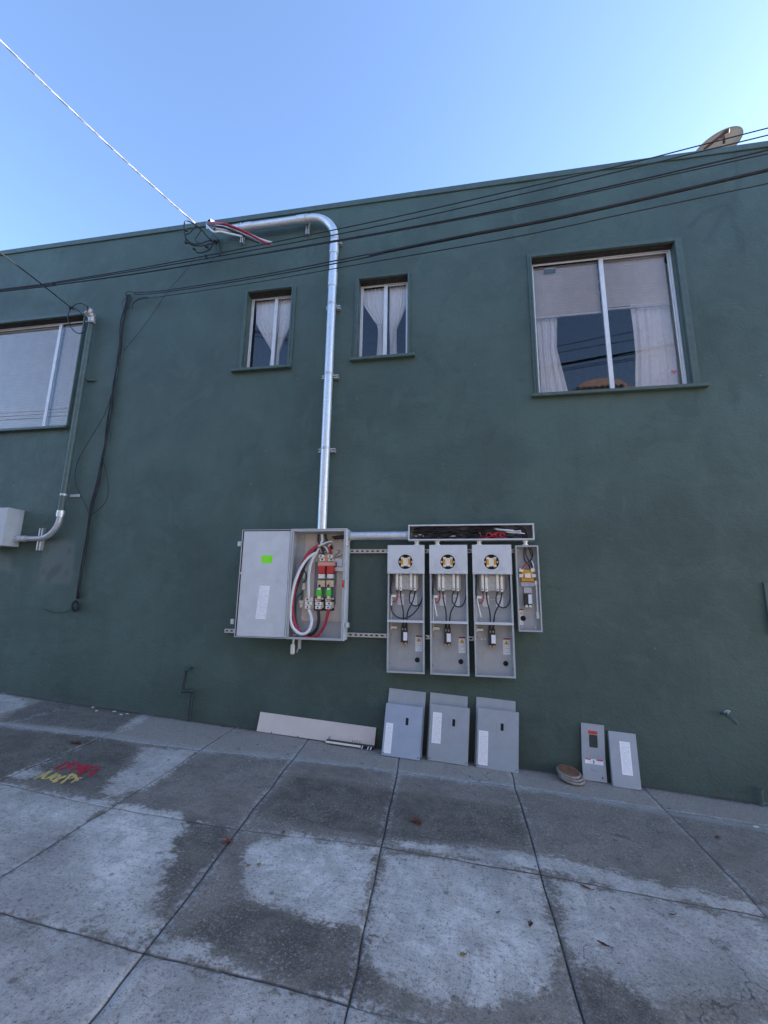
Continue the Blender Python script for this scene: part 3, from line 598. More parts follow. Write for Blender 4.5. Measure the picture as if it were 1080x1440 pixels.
# insulating plate and live parts
yp = -.062
g = BM(); q0 = P(430, 751, .062); q1 = P(423, 873, .062); box(g, (q0.x+q1.x)/2, SX1-.02, yp, -.0505, q1.z, q0.z, .002); pl = mesh('mounting_plate', g, TAN, t)
g = BM()
for px, py in ((426.5, 754), (425, 868), (470, 860), (478, 760)):
    q = P(px, py, .065); tube(g, [(q.x, yp-.006, q.z), (q.x, yp+.001, q.z)], .009, 10)
pieces('plate_screw', g, GALV, pl)
g = BM(); pbox(g, 468, 786, 480.5, 796, .064, .0622); mesh('warning_plate', g, TEXT, pl)
g = BM(); pbox(g, 443, 790, 472, 850, .066, .0625, .003); mesh('fuse_base', g, M('grey phenolic', (.20, .20, .22), .5), t)
for i, px in enumerate((451.8, 464.3)):
    g = BM(); pbox(g, px-4.6, 796, px+4.6, 806.5, .125, .0665, .004); pbox(g, px-4.3, 800.4, px+4.3, 801.4, .1265, .07); fz = mesh('fuse_shield', g, REDP, t)
    g = BM(); pbox(g, px-4.2, 807, px+4.2, 813.5, .115, .0665, .003); mesh('fuse_label', g, IVORY, fz)
    g = BM(); pbox(g, px-3.5, 780, px+3.5, 784.5, .115, .0665, .004); pbox(g, px-2.5, 785, px+4.4, 789.5, .105, .0665, .004); lg = mesh('line_lug', g, IVORY, t)
    g = BM()
    for dx, dy in ((-.5, 782), (1.2, 787)):
        q = P(px+dx, dy, .1155); tube(g, [(q.x, q.y-.001, q.z), (q.x, q.y+.006, q.z)], .0085, 8)
    pieces('lug_screw', g, DARK, lg)
    g = BM(); pbox(g, px-5.2, 816, px+4.6, 825.5, .100, .0665, .003); pbox(g, px-4.6, 817, px-1, 820, .104, .0995); fc = mesh('fuse_clip', g, M('tinned brass clip', (.72, .56, .38), .4, .3, .15, 60), t)
    g = BM(); q = P(px-2.5, 823.5, .1); tube(g, [(q.x, -.106, q.z), (q.x, -.09, q.z)], .012, 10); pbox(g, px-6, 842.8, px+5.5, 846, .085, .0665, .002); pieces('terminal_base', g, DARK, fc)
    g = BM(); q = P(px-3.0+i*1.2, 835, .1)
    q1 = P(px-3.+i*1.2, 826.5, .1); q2 = P(px-3.+i*1.2, 842, .1); tube(g, [q1, q2], .019, 14); fs = mesh('cartridge_fuse', g, IVORY, t)
    g = BM(); q1 = P(px-3.+i*1.2, 829.3, .1); q2 = P(px-3.+i*1.2, 838, .1); tube(g, [q1, q2], .0295, 16); pbox(g, px-5.6+i*1.2, 829.6, px-.4+i*1.2, 836, .1325, .12, .003); mesh('lime_band', g, LIMEP, fs)
g = BM(); pbox(g, 453.5, 780.5, 463, 790, .085, .0665, .003); pbox(g, 447, 790.3, 471, 796, .112, .0666, .004); mesh('arc_block', g, M('salmon phenolic', (.72, .34, .24), .5, 0, .1, 40), t)
g = BM(); pbox(g, 470.5, 797.6, 483.5, 803.4, .085, .0665, .002)
for px in (474.5, 477.3, 480): q = P(px, 800.5, .0855); tube(g, [(q.x, -.0865, q.z), (q.x, -.08, q.z)], .006, 8)
mesh('linkage_bar', g, GALV, t)
for px, n in ((422.8, 0), (433.5, 1), (448, 2), (462.5, 2)):
    g = BM()
    if n == 0: pbox(g, px-2.2, 844, px+3.4, 849, .075, .0625, .003); pbox(g, px-1.4, 849.4, px+2.6, 854.6, .085, .0625, .003)
    else:
        y0 = 840.5 if n == 1 else 841
        pbox(g, px-5, y0, px+2.2, y0+5, .10, .0625, .004); pbox(g, px-4.8, y0+5.4, px+4.4, y0+10.4, .115, .0625, .004); pbox(g, px-5, y0+10.8, px+2.4, y0+15.8, .13, .0625, .005); pbox(g, px+2.6, y0-.6, px+6.2, y0+5, .085, .0625, .003); pbox(g, px+3.9, y0+5.3, px+6.4, y0+14, .08, .0625, .003)
    lg = mesh('load_lug', g, IVORY, t)
    g = BM()
    for dx, dy, d in ((-1.4, 2.5, .1005), (.2, 7.8, .1155), (-1.2, 13.4, .1305)):
        if n: q = P(px+dx, (840.5 if n == 1 else 841)+dy, d); tube(g, [(q.x, -d-.0008, q.z), (q.x, -d+.006, q.z)], .0085, 8)
    if n: pieces('lug_screw', g, DARK, lg)
    else: g.free()
    if n == 2:
        g = BM(); pbox(g, px-6, 839.5, px+7.4, 859, .069, .0628, .003); mesh('lug_base', g, DARK, lg)
        g = BM(); pbox(g, px-4.2, 841.2, px-.5, 844.4, .1035, .0995, .002); pbox(g, px+.2, 842.5, px+3., 845.5, .11, .09, .002); mesh('copper_link', g, COPPER, lg)
def cable(name, mat, pts, r, parent, sm=8, seg=12, label=None):
    g = BM(); L = [P(*q) if not isinstance(q, Vector) else q for q in pts]; tube(g, L, r, seg, sm); return mesh(name, g, mat, parent, True, label)
Z = lambda L, dx=320, dy=720, k=6.: [(dx+q[0]/k, dy+q[1]/k, q[2]) for q in L]
cable('cable', WHITE, Z([(745,345,.12),(700,370,.14),(650,420,.155),(600,510,.16),(560,620,.165),(535,760,.165),(528,880,.165),(545,960,.165),(590,1015,.165),(640,1030,.16),(685,1000,.15),(708,940,.14),(705,880,.13),(685,825,.12)]), .0145, t)
cable('cable', RED, Z([(790,270,.10),(740,300,.13),(690,340,.15),(645,410,.155),(600,520,.15),(570,630,.145),(550,760,.145),(548,860,.145),(580,970,.145),(640,1040,.14),(700,1060,.13),(760,1040,.12),(810,970,.12),(840,880,.12),(852,820,.115)]), .0145, t)
cable('cable', BLACK, Z([(800,250,.095),(750,320,.11),(700,370,.12),(655,440,.13),(610,560,.12),(570,680,.12),(560,800,.12),(565,900,.12),(600,1000,.12),(650,1035,.115),(710,1030,.11),(755,980,.11),(770,900,.11),(765,830,.11)]), .0145, t)
cable('cable', WHITE, Z([(790,250,.10),(750,340,.11),(715,400,.12),(692,480,.12),(684,580,.115),(684,670,.11),(682,730,.10)]), .0145, t)
cable('cable', SHEER, Z([(770,280,.08),(735,350,.09),(690,440,.09),(655,500,.085),(640,560,.08)]), .009, t)
cable('ground_wire', GREENW, Z([(640,480,.09),(665,530,.09),(660,570,.085),(640,600,.08)]), .0075, t)
cable('ground_wire', GREENW, Z([(632,660,.08),(632,700,.08),(625,745,.085)]), .0085, t)
cable('ground_wire', GREENW, Z([(632,680,.07),(590,720,.075),(575,820,.075),(580,920,.08),(600,990,.08)]), .0065, t)
g = BM(); pbox(g, 425, 820, 429, 829.5, .095, .07, .003); mesh('splice_lug', g, BEIGE, t)
for L, mt, r in (([(768,190,.12),(770,250,.11),(800,290,.10),(810,330,.09),(800,370,.09)], BLACK, .012), ([(795,185,.13),(800,240,.12),(790,270,.12),(830,300,.10),(850,340,.09)], WHITE, .011), ([(825,185,.11),(835,240,.11),(870,280,.10),(880,310,.08)], DARK, .012), ([(765,290,.13),(820,265,.13),(880,250,.12),(850,290,.11)], BEIGE, .011), ([(855,280,.11),(862,320,.10),(875,350,.08)], REDP, .011), ([(880,215,.12),(930,205,.12),(1000,200,.11)], BLACK, .009), ([(900,225,.10),(950,222,.10),(1000,215,.09)], BLACK, .009), ([(780,300,.10),(790,340,.09),(830,330,.085),(860,300,.09)], BRASS, .012), ([(760,300,.12),(790,285,.125),(850,262,.13),(880,262,.12)], BRASS, .010)):
    cable('conductor', mt, Z(L), r, t)
g = BM()
for L in ([(900,375,.068),(930,350,.068),(945,330,.067),(925,320,.067)], [(905,385,.068),(950,370,.068),(960,355,.068)]): tube(g, [P(*q) for q in Z(L)], .0025, 6, 5)
mesh('loose_strand', g, DARK, t)
q = P(483, 821, .17); g = BM(); tube(g, [(SX1-.012, -.195, q.z+.03), (SX1-.012, -.205, q.z), (SX1-.012, -.195, q.z-.03)], .011, 10, 6); mesh('red_knob', g, REDP, t)
g = BM(); q = P(412.6, 914, .12); q0 = P(412.6, 904, .12)
tube(g, [(q.x, -.13, SZ0+.002), (q.x, -.13, SZ0-.02), (q.x, -.135, q.z-.035)], .011, 10); r0 = BM()
box(g, q.x-.021, q.x+.021, -.155, -.125, q.z-.038, q.z+.056, .014); r0.free(); mesh('handle_grip', g, BEIGE, t)
g = BM(); q2 = P(421.5, 908, .12); box(g, q2.x-.012, q2.x+.012, -.14, -.11, q2.z-.028, SZ0-.001, .003); tube(g, [(q2.x-.01, -.125, q2.z-.02), (q2.x-.025, -.12, q2.z-.06)], .006, 8); mesh('padlock_tab', g, DULLZ, t)
g = BM(); q = P(413, 893, .16); tube(g, [(q.x-.012, -.15, SZ0+.035), (q.x+.02, -.15, SZ0+.03)], .009, 8); mesh('copper_stub', g, COPPER, t)

# ---------------------------------------------------------------- wireway with its wires
TF = .15
a = P(574, 738, TF); c = P(752, 759, TF); TX0, TX1, TZ1, TZ0 = a.x, c.x, a.z, c.z
t = thing('wireway', 'long open grey wireway trough above the three meter boxes', 'wireway', ((TX0+TX1)/2, -.045, TZ0))
g = BM(); tray(g, TX0, TX1, TZ0, TZ1, -.046, -TF, .003, .010); mesh('trough', g, GREY, t)
g = BM(); box(g, TX0+.004, TX1-.004, -.052, -.0468, TZ0+.004, TZ1-.004); mesh('shaded_back', g, M('shaded trough back', (.2, .2, .21), .6), t)  # dark sheet over the back, the trough's inner shade put into its colour
wb = thing('wire_bundle', 'tangle of black wires with red and white ends lying in the open wireway', 'wires', ((TX0+TX1)/2, -.08, TZ0+.004))
rr = random.Random(11); L = TX1-TX0; H = TZ1-TZ0
for k in range(16):
    p = []; x = TX0+.03+rr.uniform(0, .08); x1 = TX1-rr.uniform(.08, .45); n = 8; zb = rr.uniform(.02, H-.02)
    for i in range(n): p.append((x+(x1-x)*i/(n-1), -rr.uniform(.062, .125), TZ0+min(H-.014, max(.010, zb+rr.uniform(-.035, .035)))))
    g = BM(); tube(g, p, .0058, 8, 6); mesh('black_wire', g, BLACK, wb, True)
for k in range(7):
    x = TX0+L*rr.uniform(.55, .76); g = BM(); p = [(x+i*.028+rr.uniform(-.01, .01), -rr.uniform(.10, .138), TZ0+rr.uniform(.012, H*.55)) for i in range(5)]; tube(g, p, .0055, 8, 6); mesh('red_wire', g, RED, wb, True)
for k in range(7):
    x = TX0+L*(.70+.018*k); z = TZ0+H*.72-.006*k+rr.uniform(-.004, .01); g = BM(); tube(g, [(x, -.12, z), (x+.06, -.133, z-.008), (x+.13+rr.uniform(-.02, .02), -.138, z-.012+rr.uniform(-.006, .006))], .005, 8, 5); mesh('white_wire', g, WHITE, wb, True)
for k in range(4):
    x = TX0+L*.9+.012*k; g = BM(); tube(g, [(x-.06, -.12, TZ1-.02), (x, -.11, TZ1-.03-.004*k), (x+.02, -.10, TZ0+.03), (x+.01, -.1, TZ0-.004)], .0055, 8, 5); mesh('black_wire', g, BLACK, wb, True)
for x0, x1, z0 in ((TX0+.06, TX0+.14, .3), (TX0+L*.33, TX0+L*.44, .22)):
    g = BM(); tube(g, [(x0, -.075, TZ0+H*z0), ((x0+x1)/2, -.08, TZ0+H*(z0+.1)), (x1, -.075, TZ0+H*z0)], .011, 10, 5); mesh('splice_sleeve', g, BEIGE, wb, True)
t = thing('cross_conduit', 'short horizontal galvanised conduit joining the switch box to the wireway', 'conduit', (P(530, 753, .1).x, -.1, P(530, 753, .1).z))
z = P(530, 753.5, .1).z; g = BM(); tube(g, [(SX1+.005, -.1, z), (TX0-.001, -.1, z)], .0405, 24); mesh('pipe', g, GALV, t, True, autosm=40)
g = BM(); tube(g, [(SX1+.0052, -.1, z), (SX1+.03, -.1, z)], .047, 8); mesh('locknut', g, DULLZ, t)
g = BM(); tube(g, [(TX0-.022, -.1, z), (TX0-.0012, -.1, z)], .045, 8); mesh('locknut', g, DULLZ, t)

# ---------------------------------------------------------------- the three meter boxes
MD = .15; MW, MH = .338, 1.134
mx = [sum(P(px, py, MD).x for px, py in L)/4 for L in ([(546,767),(596.5,767),(596,948),(543.5,945)], [(604,767),(657,767),(660,951),(605,949)], [(664,767),(719,767),(726,954),(668,952)])]
mz = P(630, 950, MD).z
LM = ['meter socket box nearest the switch box, black wire looping along its lower shelf', 'middle meter socket box of the three in a row', 'meter socket box beside the narrow shorter box']
def mx_(X, Y): xr = 838+(Y-45)/1330*22; return (.338*((X-467)/(xr-467)-.5), 1.134*(1375-Y)/1330)
def mbox(g, X0, Y0, X1, Y1, yf, yb, bev=0.): a = mx_(X0, Y0); c = mx_(X1, Y1); return box(g, a[0], c[0], yf, yb, c[1], a[1], bev)
def mtube(g, L, r, d=-.10, sm=6): return tube(g, [(mx_(q[0], q[1])[0], q[2] if len(q) > 2 else d, mx_(q[0], q[1])[1]) for q in L], r, 8, sm)
t = thing('meter_socket', LM[0], 'meter box', (0, 0, 0), 'meter socket boxes')
h = MW/2
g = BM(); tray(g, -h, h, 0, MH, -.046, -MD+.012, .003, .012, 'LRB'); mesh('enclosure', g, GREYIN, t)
zc = .874
g = BM(); holed(g, -h-.003, h+.003, zc, MH+.004, -.004, .983, .067, .067, -MD, -MD+.003, 48); e = .0004
box(g, -h-.003, -h-.0005, -MD+.0034, -MD+.03, zc, MH+.004); box(g, h+.0005, h+.003, -MD+.0034, -MD+.03, zc, MH+.004); box(g, -h-.0003, h+.0003, -MD+.0034, -.07, MH+.0008, MH+.004); box(g, -h, h, -MD+.0034, -MD+.016, zc, zc+.003)
box(g, -h+.004, h-.004, -MD-.0035, -MD-.0004, zc+.006, zc+.022, .001); cv = mesh('meter_cover', g, GREY, t)
g = BM()
for k in range(40):
    pass
ring = [(-.004+.085*math.cos(k*math.pi/24), -MD-.0008, .983+.085*math.sin(k*math.pi/24)) for k in range(49)]; tube(g, ring, .0018, 6, 0, False); mesh('cover_ring', g, GREY, cv, True)
g = BM(); tube(g, [(-.004, -.095, .983), (-.004, -.085, .983)], .085, 32); mc = mesh('socket_block', g, DARK, t)
g = BM(); box(g, -.030, .022, -.132, -.0955, .945, 1.021, .004); mesh('socket_centre', g, IVORY, mc)
g = BM()
for s in (-1, 1): box(g, -.004+s*.033-.011, -.004+s*.033+.011, -.136, -.0955, .955, 1.012, .004)
mesh('jaw_block', g, ORANGE, mc)
for sx in (-1, 1):
    for sz in (-1, 1):
        g = BM(); x, zz = -.004+sx*.032, .983+sz*.036; box(g, x-.013, x+.013, -.141, -.0955, zz-.011, zz+.011, .004); mesh('meter_jaw', g, M('tinned jaw', (.85, .74, .55), .35, .4, .1, 60) if sx+sz == -2 else bpy.data.materials['tinned jaw'], mc)
    g = BM(); x = -.004+sx*.056; box(g, x-.008, x+.008, -.130, -.0955, .973, .994, .004); mesh('side_tab', g, IVORY, mc)
g = BM(); q = mx_(467, 848); box(g, -h+.0035, h-.0035, -MD-.004, -.0505, .449, .4515); box(g, -h+.0035, h-.0035, -MD-.008, -MD-.0044, .437, .459, .001); mesh('divider_shelf', g, GREY, t)
g = BM()                                                             # raised oval in the back sheet
pts = [(.150*math.cos(k*math.pi/20), -.052, .80+.15*math.sin(k*math.pi/20)) for k in range(41)]; tube(g, pts, .004, 6, 0, False)
tube(g, [(0, -.053, .78), (0, -.05, .78)], .05, 24); mesh('embossing', g, GREY, t, True)
for X in (561, 598.5, 706, 747):
    yy = 350 if X in (561, 706) else 372
    g = BM(); mbox(g, X-13, yy, X+13, 530-(8 if X in (561, 706) else 0), -.118, -.092, .004)
    if X in (598.5, 747): mbox(g, X-6, 345, X+6, yy-1, -.11, -.098)
    j = mesh('lug_bar', g, IVORY, t)
    g = BM(); q = mx_(X, 505); tube(g, [(q[0], -.1188, q[1]), (q[0], -.112, q[1])], .0055, 8); q = mx_(X, 532); tube(g, [(q[0], -.105, q[1]+.004), (q[0], -.105, q[1]-.012)], .0085, 8); mesh('set_screw', g, DARK, j)
g = BM(); mbox(g, 530, 355, 780, 520, -.0915, -.0515, .006); mesh('bus_base', g, M('clear grey moulding', (.50, .49, .46), .35, 0, .12, 30), t)
for X0, X1 in ((560, 626), (692, 766)):
    g = BM(); mbox(g, X0, 566, X1, 684, -.0515, -.0505); mesh('rating_label', g, SHEET, t)
g = BM(); mbox(g, 607, 908, 674, 1082, -.115, -.05, .004); mbox(g, 612, 880, 634, 906, -.10, -.07, .003); mbox(g, 648, 880, 668, 906, -.10, -.07, .003); br = mesh('breaker', g, DARK, t)
g = BM(); mbox(g, 634, 965, 676, 1050, -.1165, -.1152); mesh('breaker_label', g, PAPER, br)
g = BM(); mbox(g, 610, 1070, 634, 1092, -.1165, -.08, .003); mbox(g, 646, 1070, 670, 1092, -.1165, -.08, .003); pieces('terminal', g, COPPER, br)
g = BM(); mbox(g, 618, 925, 632, 945, -.122, -.1152, .002); mbox(g, 646, 925, 660, 945, -.122, -.1152, .002); pieces('toggle', g, BRASS, br)
g = BM(); mbox(g, 752, 998, 824, 1164, -.0515, -.0505); wl = mesh('warning_label', g, TEXT, t)
g = BM(); mbox(g, 754, 999.5, 822, 1015, -.0523, -.0517); mesh('red_header', g, M('dark red print', (.30, .03, .03), .5), wl)
g = BM(); mbox(g, 754, 1016, 822, 1070, -.0520, -.0517); mesh('label_ground', g, PAPER, wl)
g = BM(); a = mx_(762, 1064); c = mx_(812, 1064); d = mx_(787, 1022); vs = [g.verts.new((x, -.0526, zz)) for x, zz in (a, c, d)]; g.faces.new(vs); mesh('warning_triangle', g, YELL, wl)
g = BM(); a = mx_(784.5, 1056); c = mx_(789.5, 1036); box(g, a[0], c[0], -.0532, -.0527, a[1], c[1]); mesh('exclamation', g, INK, wl)
g = BM(); q = mx_(775, 1252); tube(g, [(q[0], -.0512, q[1]), (q[0], -.0503, q[1])], .0225, 24); mesh('knockout', g, VOID, t)
g = BM()
for X, Y in ((487, 1300), (838, 1305), (500, 1000), (840, 1000)): q = mx_(X, Y); tube(g, [(q[0], -.0535, q[1]), (q[0], -.0503, q[1])], .006, 8)
pieces('mounting_screw', g, BRASS, t)
g = BM(); mbox(g, 492, 908, 560, 934, -.085, -.06, .003); mbox(g, 482, 930, 506, 944, -.08, -.06, .003); gb = mesh('neutral_bar', g, IVORY, t)
g = BM(); mtube(g, [(497, 640), (496, 790), (494, 925)], .0045, -.075, 0); mbox(g, 480, 622, 505, 644, -.085, -.051, .002); mesh('bonding_strap', g, IVORY, gb)
g = BM(); mbox(g, 500, 575, 548, 602, -.118, -.085, .004); wcl = mesh('wire_clamp', g, IVORY, t)
g = BM(); mtube(g, [(561, 530, -.105), (568, 580), (558, 630), (530, 652), (508, 638), (500, 590)], .0058); mesh('red_wire', g, RED, t, True)
for L in ([(500, 600), (496, 520), (503, 420), (505, 350, -.09)], [(490, 560), (482, 460), (486, 352, -.09)],
          [(598, 534, -.105), (600, 600), (612, 670), (626, 740), (629, 830, -.09), (624, 900, -.085)], [(747, 540, -.105), (735, 610), (708, 680), (676, 750), (664, 830, -.09), (658, 900, -.085)],
          [(703, 526, -.105), (690, 600), (700, 655, -.115), (740, 688, -.12), (788, 680, -.12), (820, 620, -.115), (829, 520), (826, 355, -.08)]):
    g = BM(); mtube(g, L, .006); mesh('black_wire', g, BLACK, t, True)
proto = t; mts = []
for i in range(3):
    o = proto if i == 0 else copy_tree(proto)
    o.location = (mx[i], 0, mz); o['label'] = LM[i]; mts.append(o)
def local(o): ORG[o.name] = None; return o
for o in mts: local(o)
g = BM(); mtube(g, [(500, 640, -.10), (502, 700, -.105), (515, 760, -.11), (560, 806, -.115), (630, 822, -.12), (700, 800, -.12), (770, 730, -.12), (815, 650, -.115), (828, 560, -.11)], .006); mesh('black_wire', g, BLACK, mts[0], True)
for o in mts[1:]:
    g = BM(); mtube(g, [(500, 600, -.10), (512, 660, -.11), (522, 720, -.12), (538, 795, -.125)], .0065); mesh('white_wire', g, WHITE, o, True)
g = BM(); mtube(g, [(500, 600, -.10), (506, 630, -.115), (504, 690, -.12)], .007); mesh('white_wire', g, WHITE, mts[0], True)

# ---------------------------------------------------------------- narrow box at the right end
ND = .13
a = P(725, 767, ND); c = P(763, 889, ND); b1 = P(757.2, 767, ND); b2 = P(729, 889, ND)
NX0, NX1, NZ1, NZ0 = (a.x+b2.x)/2, (b1.x+c.x)/2, a.z, c.z
t = thing('disconnect_box', 'narrow open grey box at the right end of the meter row', 'switch box', ((NX0+NX1)/2, -.045, NZ0))
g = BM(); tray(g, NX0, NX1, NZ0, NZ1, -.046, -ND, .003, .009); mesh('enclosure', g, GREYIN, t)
def n4(L): return [(660+q[0]/6.857, 750+q[1]/6.857, q[2]) for q in L]
def nb(g, X0, Y0, X1, Y1, df, db, bev=.003): return pbox(g, 660+X0/6.857, 750+Y0/6.857, 660+X1/6.857, 750+Y1/6.857, df, db, bev)
g = BM(); nb(g, 495, 470, 632, 515, .075, .051); nb(g, 525, 520, 606, 580, .085, .051); mesh('breaker_base', g, M('pale grey moulding', (.45, .45, .48), .45), t)
g = BM(); nb(g, 500, 350, 625, 466, .085, .051); mesh('jaw_insulator', g, ORANGE, t)
g = BM(); nb(g, 478, 335, 520, 372, .10, .06, .005); nb(g, 595, 335, 636, 372, .10, .06, .005); nb(g, 535, 385, 592, 430, .105, .0855); nb(g, 478, 392, 520, 424, .095, .06); nb(g, 600, 392, 645, 424, .095, .06); pieces('terminal_lug', g, IVORY, t)
g = BM(); nb(g, 528, 582, 608, 700, .10, .051); br = mesh('breaker', g, DARK, t)
g = BM(); nb(g, 568, 588, 606, 680, .1015, .1003, 0); mesh('breaker_label', g, PAPER, br)
g = BM(); nb(g, 540, 690, 565, 716, .102, .08); nb(g, 575, 690, 602, 716, .102, .08); pieces('terminal', g, BEIGE, br)
g = BM(); tube(g, [P(*q) for q in n4([(645, 460, .085), (656, 640, .085), (664, 820, .085)])], .0085, 8); nb(g, 632, 455, 658, 500, .10, .06); nb(g, 650, 760, 680, 825, .10, .06); mesh('neutral_bar', g, IVORY, t)
for L, mt in (([(530, 140, .08), (527, 200, .085), (535, 260, .085), (570, 300, .09), (590, 345, .09)], BLACK), ([(548, 140, .09), (545, 200, .1), (570, 260, .1), (610, 330, .095)], BLACK), ([(572, 140, .08), (590, 190, .1), (605, 230, .1), (580, 275, .1), (540, 300, .1)], BLACK), ([(590, 140, .08), (612, 200, .09), (600, 260, .09), (610, 330, .085)], BLACK), ([(572, 280, .105), (535, 305, .105), (505, 345, .1)], RED), ([(600, 262, .105), (615, 300, .105), (622, 340, .1)], WHITE)):
    cable('wire', mt, n4(L), .0055, t, 6, 8)
g = BM(); nb(g, 482, 728, 522, 885, .0515, .0505, 0); wl = mesh('warning_label', g, TEXT, t)
g = BM(); nb(g, 482.5, 729, 521.5, 742, .0522, .0517, 0); mesh('red_header', g, bpy.data.materials['dark red print'], wl)
g = BM(); vs = [g.verts.new(P(660+x/6.857, 750+y/6.857, .0523)) for x, y in ((486, 782), (518, 782), (501, 748))]; g.faces.new(vs[::-1]); mesh('warning_triangle', g, YELL, wl)
g = BM(); q = P(660+519/6.857, 750+820/6.857, .052); tube(g, [(q.x, -.0532, q.z), (q.x, -.0503, q.z)], .0235, 24); mesh('knockout', g, VOID, t)
g = BM()
for X, Y in ((470, 165), (508, 905), (640, 910)): q = P(660+X/6.857, 750+Y/6.857, .052); tube(g, [(q.x, -.056, q.z), (q.x, -.0503, q.z)], .008, 8)
pieces('mounting_screw', g, GALV, t)
# nipples between the trough and the boxes
zt = mz+MH+.004
for px, zb, nm in ((586, zt, 'threaded nipple over the meter box nearest the switch box'), (615, zt, 'threaded nipple over the middle meter box'), (673.5, zt, 'threaded nipple over the meter box beside the narrow box'), (738.5, NZ1, 'threaded nipple over the narrow box')):
    q = P(px, 763, .1); t = thing('conduit_nipple', nm, 'pipe fitting', (q.x, -.1, zb+.001), 'nipples under the wireway')
    g = BM(); tube(g, [(q.x, -.1, zb+.001), (q.x, -.1, TZ0-.001)], .019, 16); mesh('pipe', g, GALV, t, True, autosm=40)
    g = BM(); tube(g, [(q.x, -.1, zb+.002), (q.x, -.1, zb+.011)], .027, 8); tube(g, [(q.x, -.1, TZ0-.012), (q.x, -.1, TZ0-.002)], .027, 8); mesh('locknut', g, IVORY, t)

# ---------------------------------------------------------------- tall galvanised conduit
CD, CR = .095, .0455
xp = (P(469, 345, CD).x+P(454, 742, CD).x)/2; zh = P(400, 312.3, CD).z
t = thing('service_conduit', 'tall galvanised conduit rising from the switch box and bending along the parapet', 'conduit', (xp, -CD, SZ1+.007))
rb = .30
arc = [(xp-rb+rb*math.cos(a), -CD, zh-rb+rb*math.sin(a)) for a in [k*math.pi/2/14 for k in range(15)]]
xe = P(325, 317, CD).x
g = BM(); tube(g, [(xp, -CD, SZ1+.007), (xp, -CD, zh-rb)], CR, 28); mesh('riser_pipe', g, GALV, t, True, autosm=40)
g = BM(); tube(g, arc, CR+.0006, 28); mesh('elbow', g, GALV, t, True, autosm=40)
g = BM(); tube(g, [(xp-rb-.0005, -CD, zh), (xe, -CD, zh)], CR, 28); mesh('parapet_pipe', g, GALV, t, True, autosm=40)
# outward turned end
ra = .2; e2 = [(xe-ra*math.sin(a), -CD-ra*(1-math.cos(a)), zh-.02*a) for a in [k*R(62)/10 for k in range(11)]]
pe = Vector(e2[-1]); de = (Vector(e2[-1])-Vector(e2[-2])).normalized()
g = BM(); tube(g, e2+[pe+de*.03], CR, 28, 0, False)
tube(g, [pe+de*.03, pe-de*.10], CR-.005, 28, 0, False); mesh('end_bend', g, GALV, t, True, autosm=40)
g = BM(); tube(g, [pe-de*.01, pe+de*.045], CR+.013, 28, 0, False); tube(g, [pe+de*.045, pe+de*.0452], [CR+.013, CR+.001], 28, 0, False); mesh('bushing', g, GALV, t, True, autosm=40)
g = BM(); tube(g, [pe-de*.03, pe+de*.044], CR+.0005, 20, 0, False); tube(g, [pe-de*.032, pe-de*.031], CR-.0055, 20); mesh('bore', g, VOID, t)  # black sleeve and disc paint the darkness inside the pipe end
for (p0, p1) in (((470, 347), (470, 358)), ((467, 384), (466, 404))):
    a, c = P(*p0, CD), P(*p1, CD); g = BM(); tube(g, [(xp, -CD, a.z), (xp, -CD, c.z)], CR+.0055, 28); mesh('coupling', g, GALV, t, True, autosm=40)
q = P(424, 308, CD); g = BM(); tube(g, [(q.x-.05, -CD, zh), (q.x+.05, -CD, zh)], CR+.0055, 28); mesh('coupling', g, GALV, t, True, autosm=40)
q = P(352, 316, CD); g = BM(); tube(g, [(q.x-.06, -CD, zh), (q.x+.02, -CD, zh)], CR+.0055, 28); mesh('coupling', g, GALV, t, True, autosm=40)
def clamp(x0, x1, z, parent, xc, r, yc):
    g = BM(); box(g, x0, x1, -(-yc-r-.001), -.004, z+.007, z+.0195, .001); box(g, x0, x1, -(-yc-r-.001), -.004, z-.0195, z-.007, .001); box(g, x0, x1, -.012, -.0042, z-.0068, z+.0068); o = mesh('clamp', g, STRUT, parent)
    g = BM(); pts = [(xc+(r+.0025)*math.cos(a), yc-(r+.0025)*math.sin(a), z) for a in [k*math.pi/14 for k in range(15)]]
    pts = [(pts[0][0], -.03, z)]+pts+[(pts[-1][0], -.03, z)]
    for p, q in zip(pts, pts[1:]):
        v = [g.verts.new((x, y, z+s)) for (x, y, _), s in ((p, -.014), (q, -.014), (q, .014), (p, .014))]; g.faces.new(v)
    tube(g, [(xc-.004, yc-r-.016, z), (xc-.004, yc-r-.002, z)], .007, 6); mesh('strap', g, STRUT, o)
for (xa, xb, py) in ((464, 480, 341), (458.5, 478, 432), (452.5, 475.5, 529.5), (447.5, 471, 633)):
    a, c = P(xa, py, .05), P(xb, py, .05); clamp(a.x, c.x, (a.z+c.z)/2, t, xp, CR, -CD)
for px in (432, 341):
    q = P(px, 318, .05); g = BM(); box(g, q.x-.018, q.x-.006, -.048, -.004, zh-.15, zh+.07, .001); box(g, q.x+.006, q.x+.018, -.048, -.004, zh-.15, zh+.07, .001); o = mesh('clamp', g, STRUT, t)
    g = BM(); pts = [(q.x, -CD-(CR+.003)*math.sin(a), zh+(CR+.003)*math.cos(a)) for a in [k*math.pi/14 for k in range(15)]]
    for p, s in zip(pts, pts[1:]):
        v = [g.verts.new((p[0]+d, y, z_)) for (x_, y, z_), d in ((p, -.014), (s, -.014), (s, .014), (p, .014))]; g.faces.new(v)
    tube(g, [(q.x, -CD, zh+CR+.003), (q.x, -CD, zh+CR+.03)], .006, 6); mesh('strap', g, STRUT, o)
